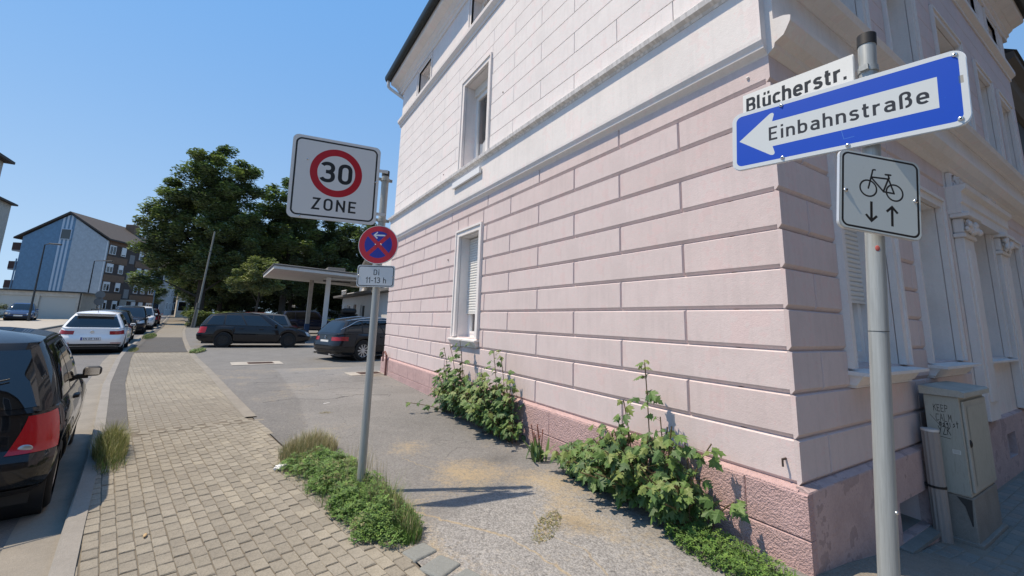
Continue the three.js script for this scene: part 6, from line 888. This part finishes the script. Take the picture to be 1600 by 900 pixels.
{ // blue gabled apartment block: local x along the gable (left to right seen from the street), local -z going back along the street
  const b = thing('apartment_block', 'blue gabled apartment block with brown street front behind the garages', 'apartment block', [-23.05, gy(-80), -82], -0.4), w = 5.2, eave = 10.6, ridge = 14.1, len = 11.6;
  const gable = (x0, x1, z, t) => { const s = new THREE.Shape(), top = (x) => eave + (ridge - eave) * (1 - Math.abs(x) / w); s.moveTo(x0, -0.3); s.lineTo(x1, -0.3); s.lineTo(x1, top(x1)); if (x0 < 0 && x1 > 0) s.lineTo(0, ridge); s.lineTo(x0, top(x0)); return boxUV(new THREE.ExtrudeGeometry(s, { depth: t, bevelEnabled: false }).translate(0, 0, z)); };
  put(b, 'gable_wall', gable(-w, -0.95, -0.3, 0.3), B.blueD); put(b, 'gable_wall', gable(0.75, w, -0.3, 0.3), B.blueL); put(b, 'gable_wall', gable(-0.95, 0.75, -0.3, 0.28), B.blueD);
  for (const x of [-0.85, -0.35, 0.15]) put(b, 'stripe', gable(x, x + 0.26, -0.02, 0.012), B.blueS);
  boxWindow(b, -0.75, 0.55, 10.5, 12, 0.02, { frame: B.blueS });
  put(b, 'rear_wall', box(-w + 0.001, w - 0.003, -0.3, eave, -len, -len + 0.3), B.blueD); put(b, 'courtyard_wall', box(-w, -w + 0.3, -0.3, eave, -len + 0.3, -0.301), B.redBrown);
  put(b, 'street_wall', box(w - 0.3, w - 0.002, -0.3, eave, -len + 0.3, -0.301), B.dark);
  put(b, 'corner_pipe', rod([w + 0.06, 0, 0.05], [w + 0.06, eave, 0.05], 0.06), M.whitePvc);
  const roof = put(b, 'roof', (() => { const s = new THREE.Shape([[-w - 0.9, eave - 0.35], [0, ridge + 0.12], [w + 0.45, eave + 0.1], [w + 0.45, eave + 0.32], [0, ridge + 0.42], [-w - 0.9, eave - 0.12]].map((p) => new THREE.Vector2(...p))); return boxUV(new THREE.ExtrudeGeometry(s, { depth: len + 0.4, bevelEnabled: false }).translate(0, 0, -len - 0.15)); })(), B.roofB);
  put(roof, 'chimney', rbox(0.7, 2.0, ridge - 1.4, ridge + 0.75, -10.4, -9.2, 0.05), B.brown);
  const slope = Math.atan2(ridge - eave, w); for (const z of [-3.2, -6.6, -9.6]) { const g = box(-0.6, 0.6, -0.02, 0.06, -0.45, 0.45); g.rotateZ(-slope); put(roof, 'skylight', g.translate(2.9, eave + (ridge - eave) * (1 - 2.9 / w) + 0.42, z), M.alu); }
  for (let f = 0; f < 4; f++) { const y = 0.7 + f * 2.62;
    for (const [z0, z1] of [[-0.35, -4.2], [-5.9, -len + 0.35]]) put(b, 'brown_band', box(w, w + 0.06, y + 1.62, y + 2.62 - 0.02, z1, z0), B.brown);
    if (f === 0) for (const [z0, z1] of [[-0.35, -4.2], [-5.9, -len + 0.35]]) put(b, 'brown_band', box(w, w + 0.06, -0.3, y - 0.02, z1, z0), B.brown);
    for (const [z, ww, bl] of [[-1.1, 1.15, 0.1], [-3.2, 0.85, 0.5], [-6.9, 0.85, 0.6], [-8.5, 0.85, 0.2], [-10.4, 1.2, 0.4]]) { const g = boxWindow(b, -ww / 2, ww / 2, y + 0.25, y + 1.55, 0, { blind: [0.15, 0.5, 0.75, 0.3, 0.45][(f * 3 + Math.round(-z)) % 5] * (bl > 0.15 ? 1 : 0.4), mull: ww > 1.1 }); g.rotation.y = Math.PI / 2; g.position.set(w + 0.05, 0, z); }
    if (f > 0) put(b, 'stair_panel', box(w, w + 0.05, y - 0.6, y + 0.75, -5.6, -4.6), B.panel);
  }
  { const d = part(b, 'entrance'); put(d, 'door', box(w, w + 0.08, 0, 2.1, -5.6, -4.6), M.carGlass); put(d, 'porch', merge([box(w, w + 0.9, 2.3, 2.5, -6, -4.2), box(w, w + 0.8, 0, 2.3, -4.4, -4.2)]), B.garage); }
  for (let f = 0; f < 4; f++) { const g = part(b, 'balcony'), y = 0.9 + f * 2.62; put(g, 'balcony_slab', box(-w - 1.5, -w, y - 0.15, y, -6, -0.6), B.greyWall); put(g, 'parapet', box(-w - 1.55, -w - 1.45, y, y + 1.05, -6, -0.6), B.redBrown); put(g, 'parapet', box(-w - 1.44, -w, y, y + 1.05, -0.7, -0.6), B.redBrown); put(g, 'balcony_window', box(-w - 0.05, -w - 0.001, y + 0.1, y + 2.1, -4.5, -1.4), M.carGlass); }
  put(b, 'downpipe', rod([-w - 0.1, 0, 0.06], [-w - 0.1, 7.5, 0.06], 0.08), B.blueD);
}
{ // row of flat garages
  const z = -62, g = thing('garage_row', 'flat roofed row of pale garages in front of the blue apartment block', 'garages', [-15.3, gy(z), z], 0.0), h = 2.75;
  put(g, 'wall', sheetWithHoles(-21, 0, -0.3, h, [[-3.15, -0.42, 0.06, 2.32], [-6.1, -3.35, 0.06, 2.32], [-9.2, -6.5, 0.06, 2.32], [-12.2, -9.5, 0.06, 2.32], [-15.2, -12.5, 0.06, 2.32]], 0, 0.3), B.garage);
  put(g, 'shell', box(-21, -0.001, -0.3, h, -6, -0.301), B.garage); put(g, 'roof_edge', box(-21.2, 0.2, h, h + 0.13, -6.1, 0.25), M.gutter); put(g, 'downpipe', rod([-0.12, 0, 0.09], [-0.12, h, 0.09], 0.05), B.lamp);
  for (const [a, c] of [[-3.15, -0.42], [-6.1, -3.35], [-9.2, -6.5], [-12.2, -9.5], [-15.2, -12.5]]) { const d = part(g, 'garage_door'); put(d, 'door_leaf', box(a, c, 0.05, 2.32, -0.2, -0.14), B.door); for (let k = 1; k < 9; k++) put(d, 'rib', box(a, c, k * 0.255 - 0.012, k * 0.255 + 0.012, -0.139, -0.125), B.door); }
}
{ // tall beige house at the picture's edge
  const b = thing('beige_house', 'tall beige house with stepped flat roofs beside the blue apartment block', 'house', [-25.05, gy(-68), -64], 0.0);
  put(b, 'lower_block', box(-9, 0.75, -0.3, 12.4, -5, 0), B.beige); put(b, 'upper_block', box(-9, -0.45, 12.4, 17.1, -4.6, -0.4), B.beige); put(b, 'lower_roof', rbox(-9.4, 1.15, 12.401, 12.6, -5.4, 0.5, 0.03), B.roofB); put(b, 'upper_roof', rbox(-9.4, 0.3, 17.101, 17.4, -5, 0.2, 0.03), B.roofB);
  for (let f = 0; f < 4; f++) boxWindow(b, -6, -4.4, 1 + f * 2.8, 2.5 + f * 2.8, 0.01, { mull: true });
}
function farHouse(label, [x, z], w, d, h, roofH, wallM, roofM, turn, fl) {
  const b = thing('far_house', label, 'house', [x, gy(z), z], turn, 'houses at the far end of the street');
  put(b, 'wall', box(-w / 2, w / 2, -0.5, h, -d, 0), wallM); put(b, 'roof', prism([[0.5, h], [-d / 2, h + roofH], [-d - 0.5, h]], -w / 2 - 0.3, w / 2 + 0.3), roofM);
  for (let f = 0; f < fl; f++) for (let k = 0; k < 3; k++) { const X = -w / 2 + w * (k + 0.5) / 3; boxWindow(b, X - 0.6, X + 0.6, 1 + f * 2.8, 2.6 + f * 2.8, 0.02, {}); const s = boxWindow(b, -0.6, 0.6, 1 + f * 2.8, 2.6 + f * 2.8, 0, {}); s.rotation.y = Math.PI / 2; s.position.set(w / 2 + 0.02, 0, -d * (k + 0.5) / 3); }
  return b;
}
farHouse('pale grey house directly beyond the brown street front', [-19.6, -112], 9, 12, 9, 3, B.greyWall, B.roofB, 0.0, 3);
farHouse('dark slate fronted house in the gap before the white house', [-16, -122], 5, 10, 9, 3, B.dark, B.roofB, 0.0, 3);
farHouse('white house closing the far end of the street', [-14.5, -138], 10, 10, 8.5, 3.5, B.whiteWall, B.roofB, 0.1, 3);
farHouse('narrow cream house beside the hedge and the tall tree', [-8.2, -88], 4.2, 9, 4.6, 1.6, mat([0.62, 0.56, 0.46], { map: tPlaster }), B.roofB, 0.14, 1);
{ // half-hidden house among the trees
  const b = farHouse('pale villa half hidden by trees behind the canopy', [10.5, -78], 9, 7, 9.5, 4, B.greyWall, B.roofB, 0.25, 2); delete b.userData.group;
}
{ // the small tree by the far houses
  tree('young tree in front of the far pale grey house', [-15.6, -104], 5, 0.1, [[0, 3.4, 0, 1.6, 1.3, 1.5], [0.5, 4.4, 0, 1.1, 0.9, 1]], 5000, 0.16, MIDG, 0.6, 60);
}
function lampPost(label, [x, z], h, arm, turn, m) { // slim post with a flat lantern on a short arm
  const l = thing('street_lamp', label, 'street lamp', [x, gy(z) + 0.02, z], turn, 'street lamps before the garages');
  put(l, 'post', merge([rod([0, -0.2, 0], [0, 1.2, 0], 0.09, 0.085, 14), rod([0, 1.2, 0], [0, h, 0], 0.075, 0.045, 14)]), m); put(l, 'arm', tube([[0, h - 0.05, 0], [0.1, h + 0.02, 0], [arm, h + 0.1, 0]], 0.035, 8), m); put(l, 'lantern', rbox(arm - 0.1, arm + 0.75, h + 0.04, h + 0.16, -0.14, 0.14, 0.05), m); put(l, 'diffuser', box(arm, arm + 0.65, h + 0.025, h + 0.039, -0.1, 0.1), M.clearLens);
  return l;
}
lampPost('dark street lamp with flat lantern in front of the garages', [-16.2, -53.2], 6.75, 0.35, -0.1, B.lamp);
lampPost('grey street lamp with long arm in front of the blue gable', [-16.0, -66.5], 6.6, 0.9, -0.1, B.lamp);
{ const s = thing('road_sign', 'round road sign seen from behind at the end of the garages', 'road sign', [-14.35, gy(-63) + 0.02, -63.4]); put(s, 'pole', rod([0, -0.2, 0], [0, 3, 0], 0.035), B.lamp); for (const y of [2.7, 1.95]) put(s, 'disc', new THREE.CylinderGeometry(0.42, 0.42, 0.02, 24).rotateX(Math.PI / 2).translate(0.1, y, 0.04), mat([0.16, 0.175, 0.185], { roughness: 0.6, metalness: 0.3 }));
  const f = thing('barrier_frame', 'low metal tube frame below the round road sign', 'barrier', [-13.8, gy(-63.2) + 0.02, -62.8]); put(f, 'hoop', tube([[-0.8, -0.1, 0], [-0.8, 1.0, 0], [-0.7, 1.1, 0], [0.7, 1.1, 0], [0.8, 1.0, 0], [0.8, -0.1, 0]], 0.04, 8, 30), B.lamp); }
{ const p = thing('leaning_post', 'weathered pole with a wooden foot standing at the hedge corner', 'pole', [-3.9, gy(-44.8), -44.8]); put(p, 'shaft', rod([0, -0.2, 0], [0.45, 8.4, 0], 0.085, 0.06, 12), mat([0.30, 0.29, 0.26], { map: tConc })); put(p, 'foot', rod([-0.16, -0.2, 0.05], [0.02, 2.1, 0.05], 0.08, 0.07, 10), mat([0.2, 0.19, 0.17], { map: tConc })); put(p, 'band', new THREE.CylinderGeometry(0.1, 0.1, 0.06, 12).translate(0.08, 1.6, 0), B.lamp); put(p, 'band', new THREE.CylinderGeometry(0.085, 0.085, 0.05, 12).translate(0.36, 6.6, 0), B.lamp); }
{ // flat canopy on two posts
  const Y = 4.2, c = thing('flat_canopy', 'flat white canopy on two posts in the car park', 'canopy', [3.8, gy(-31), -31]), y = Y - gy(-31), q = (x, z) => [x - 3.8, z + 31];
  const P = [q(0.85, -26.2), q(8.6, -28.8), q(8.4, -37), q(0.5, -33.3)], s = new THREE.Shape(P.map(([x, z]) => new THREE.Vector2(x, -z)));
  put(c, 'roof_slab', boxUV(new THREE.ExtrudeGeometry(s, { depth: 0.2, bevelEnabled: false }).rotateX(-Math.PI / 2).translate(0, y, 0)), mat([0.68, 0.67, 0.64], { map: tPlaster }));
  put(c, 'roof_edging', (() => { const g = []; for (let k = 0; k < 4; k++) { const [a, b] = [P[k], P[(k + 1) % 4]]; g.push(rod([a[0], y + 0.22, a[1]], [b[0], y + 0.22, b[1]], 0.06, 0.06, 6)); } return merge(g); })(), B.greyRoof);
  for (const [x, z, m] of [[3.5, -32.8, B.beige], [4.1, -29.2, M.white]]) { const [a, b] = q(x, z); const p = put(c, 'post', rbox(a - 0.13, a + 0.13, gy(z) - gy(-31) - 0.1, y, b - 0.13, b + 0.13, 0.015), m); if (z < -31) put(p, 'blue_foot', rbox(a - 0.15, a + 0.15, gy(z) - gy(-31), gy(z) - gy(-31) + 0.85, b - 0.15, b + 0.15, 0.01), mat([0.05, 0.1, 0.2])); }
  { const [a, b] = q(4.3, -29.6); put(c, 'beam', box(a - 0.4, a + 2.6, y - 0.12, y - 0.001, b - 0.1, b + 0.1), M.white); put(c, 'roof_hatch', rbox(a - 0.2, a + 0.9, y + 0.2, y + 0.75, b - 1.6, b - 0.4, 0.02), B.greyRoof); put(c, 'strip_light', rbox(a - 0.2, a + 1.6, y - 0.1, y - 0.001, b - 2.2, b - 2.05, 0.01), B.greyRoof); }
}
{ // low white building behind the pink house
  const b = thing('low_white_building', 'low white building with grey gabled roof behind the canopy', 'building', [6.7, gy(-36), -38.6], -Math.PI / 2 + 0.04);
  put(b, 'wall', sheetWithHoles(0, 14, -0.3, 2.95, [[0.9, 1.45, 0.1, 2.3], [1.75, 3.1, 0.5, 2.35], [3.9, 4.8, 0.05, 2.35], [6, 7.2, 0.8, 2.3]], 0, 0.3), B.whiteWall); put(b, 'rear', box(0, 14, -0.3, 3.4, -9, -0.301), B.whiteWall);
  put(b, 'eave', rbox(-0.7, 14.4, 2.95, 3.12, -1.0, 0.65, 0.02), B.greyRoof); put(b, 'upper_wall', box(0.5, 13.5, 3.4, 4.1, -8.6, -1.2), B.whiteWall); put(b, 'roof', prism([[0.5, 0.0], [0.5, 0.15], [-7, 0.15], [-7, 0]], 0, 1), B.greyRoof).visible = true;
  b.children.pop(); put(b, 'roof', (() => { const s = new THREE.Shape([[-0.6, 4.0], [7, 7.6], [14.4, 4.0], [14.4, 4.2], [7, 7.85], [-0.6, 4.22]].map((p) => new THREE.Vector2(...p))); return boxUV(new THREE.ExtrudeGeometry(s, { depth: 8.5, bevelEnabled: false }).translate(0, 0, -9.2)); })(), B.greyRoof);
  put(b, 'gable', (() => { const s = new THREE.Shape([[0.3, 4.101], [13.4, 4.101], [7, 7.5]].map((p) => new THREE.Vector2(...p))); return boxUV(new THREE.ExtrudeGeometry(s, { depth: 0.2, bevelEnabled: false }).translate(0, 0, -1.5)); })(), B.whiteWall);
  boxWindow(b, 1.75, 3.1, 0.5, 2.35, -0.15, { mull: true }); boxWindow(b, 0.9, 1.45, 0.1, 2.3, -0.15, {}); boxWindow(b, 6, 7.2, 0.8, 2.3, -0.15, {}); put(b, 'door', box(3.9, 4.8, 0.05, 2.35, -0.2, -0.14), B.brown);
  put(b, 'sign_rail', merge([0, 1, 2, 3, 4].map((k) => box(1.0 + k * 0.35, 1.06 + k * 0.35, 3.14, 3.55, 0.3, 0.34)).concat([box(0.9, 2.6, 3.5, 3.56, 0.29, 0.35)])), M.white);
}
{ // houses across the side street that shade the front of the pink house
  const o = thing('opposite_houses', 'terrace across the side street facing the pink house front', 'terrace', [12, 0, 8.4]);
  put(o, 'wall', box(-13, 20, -0.6, 13.6, 0, 9), mat([0.27, 0.19, 0.13], { map: tConc })); put(o, 'roof', prism([[-0.5, 13.6], [4.5, 17], [9.5, 13.6]], -13.3, 20.3), B.roofB);
  for (let f = 0; f < 4; f++) for (let k = 0; k < 8; k++) { const g = boxWindow(o, -0.6, 0.6, 1 + f * 3.2, 3 + f * 3.2, 0, {}); g.rotation.y = Math.PI; g.position.set(-11 + k * 4, 0, -0.02); }
}
renderer.render(scene, camera);
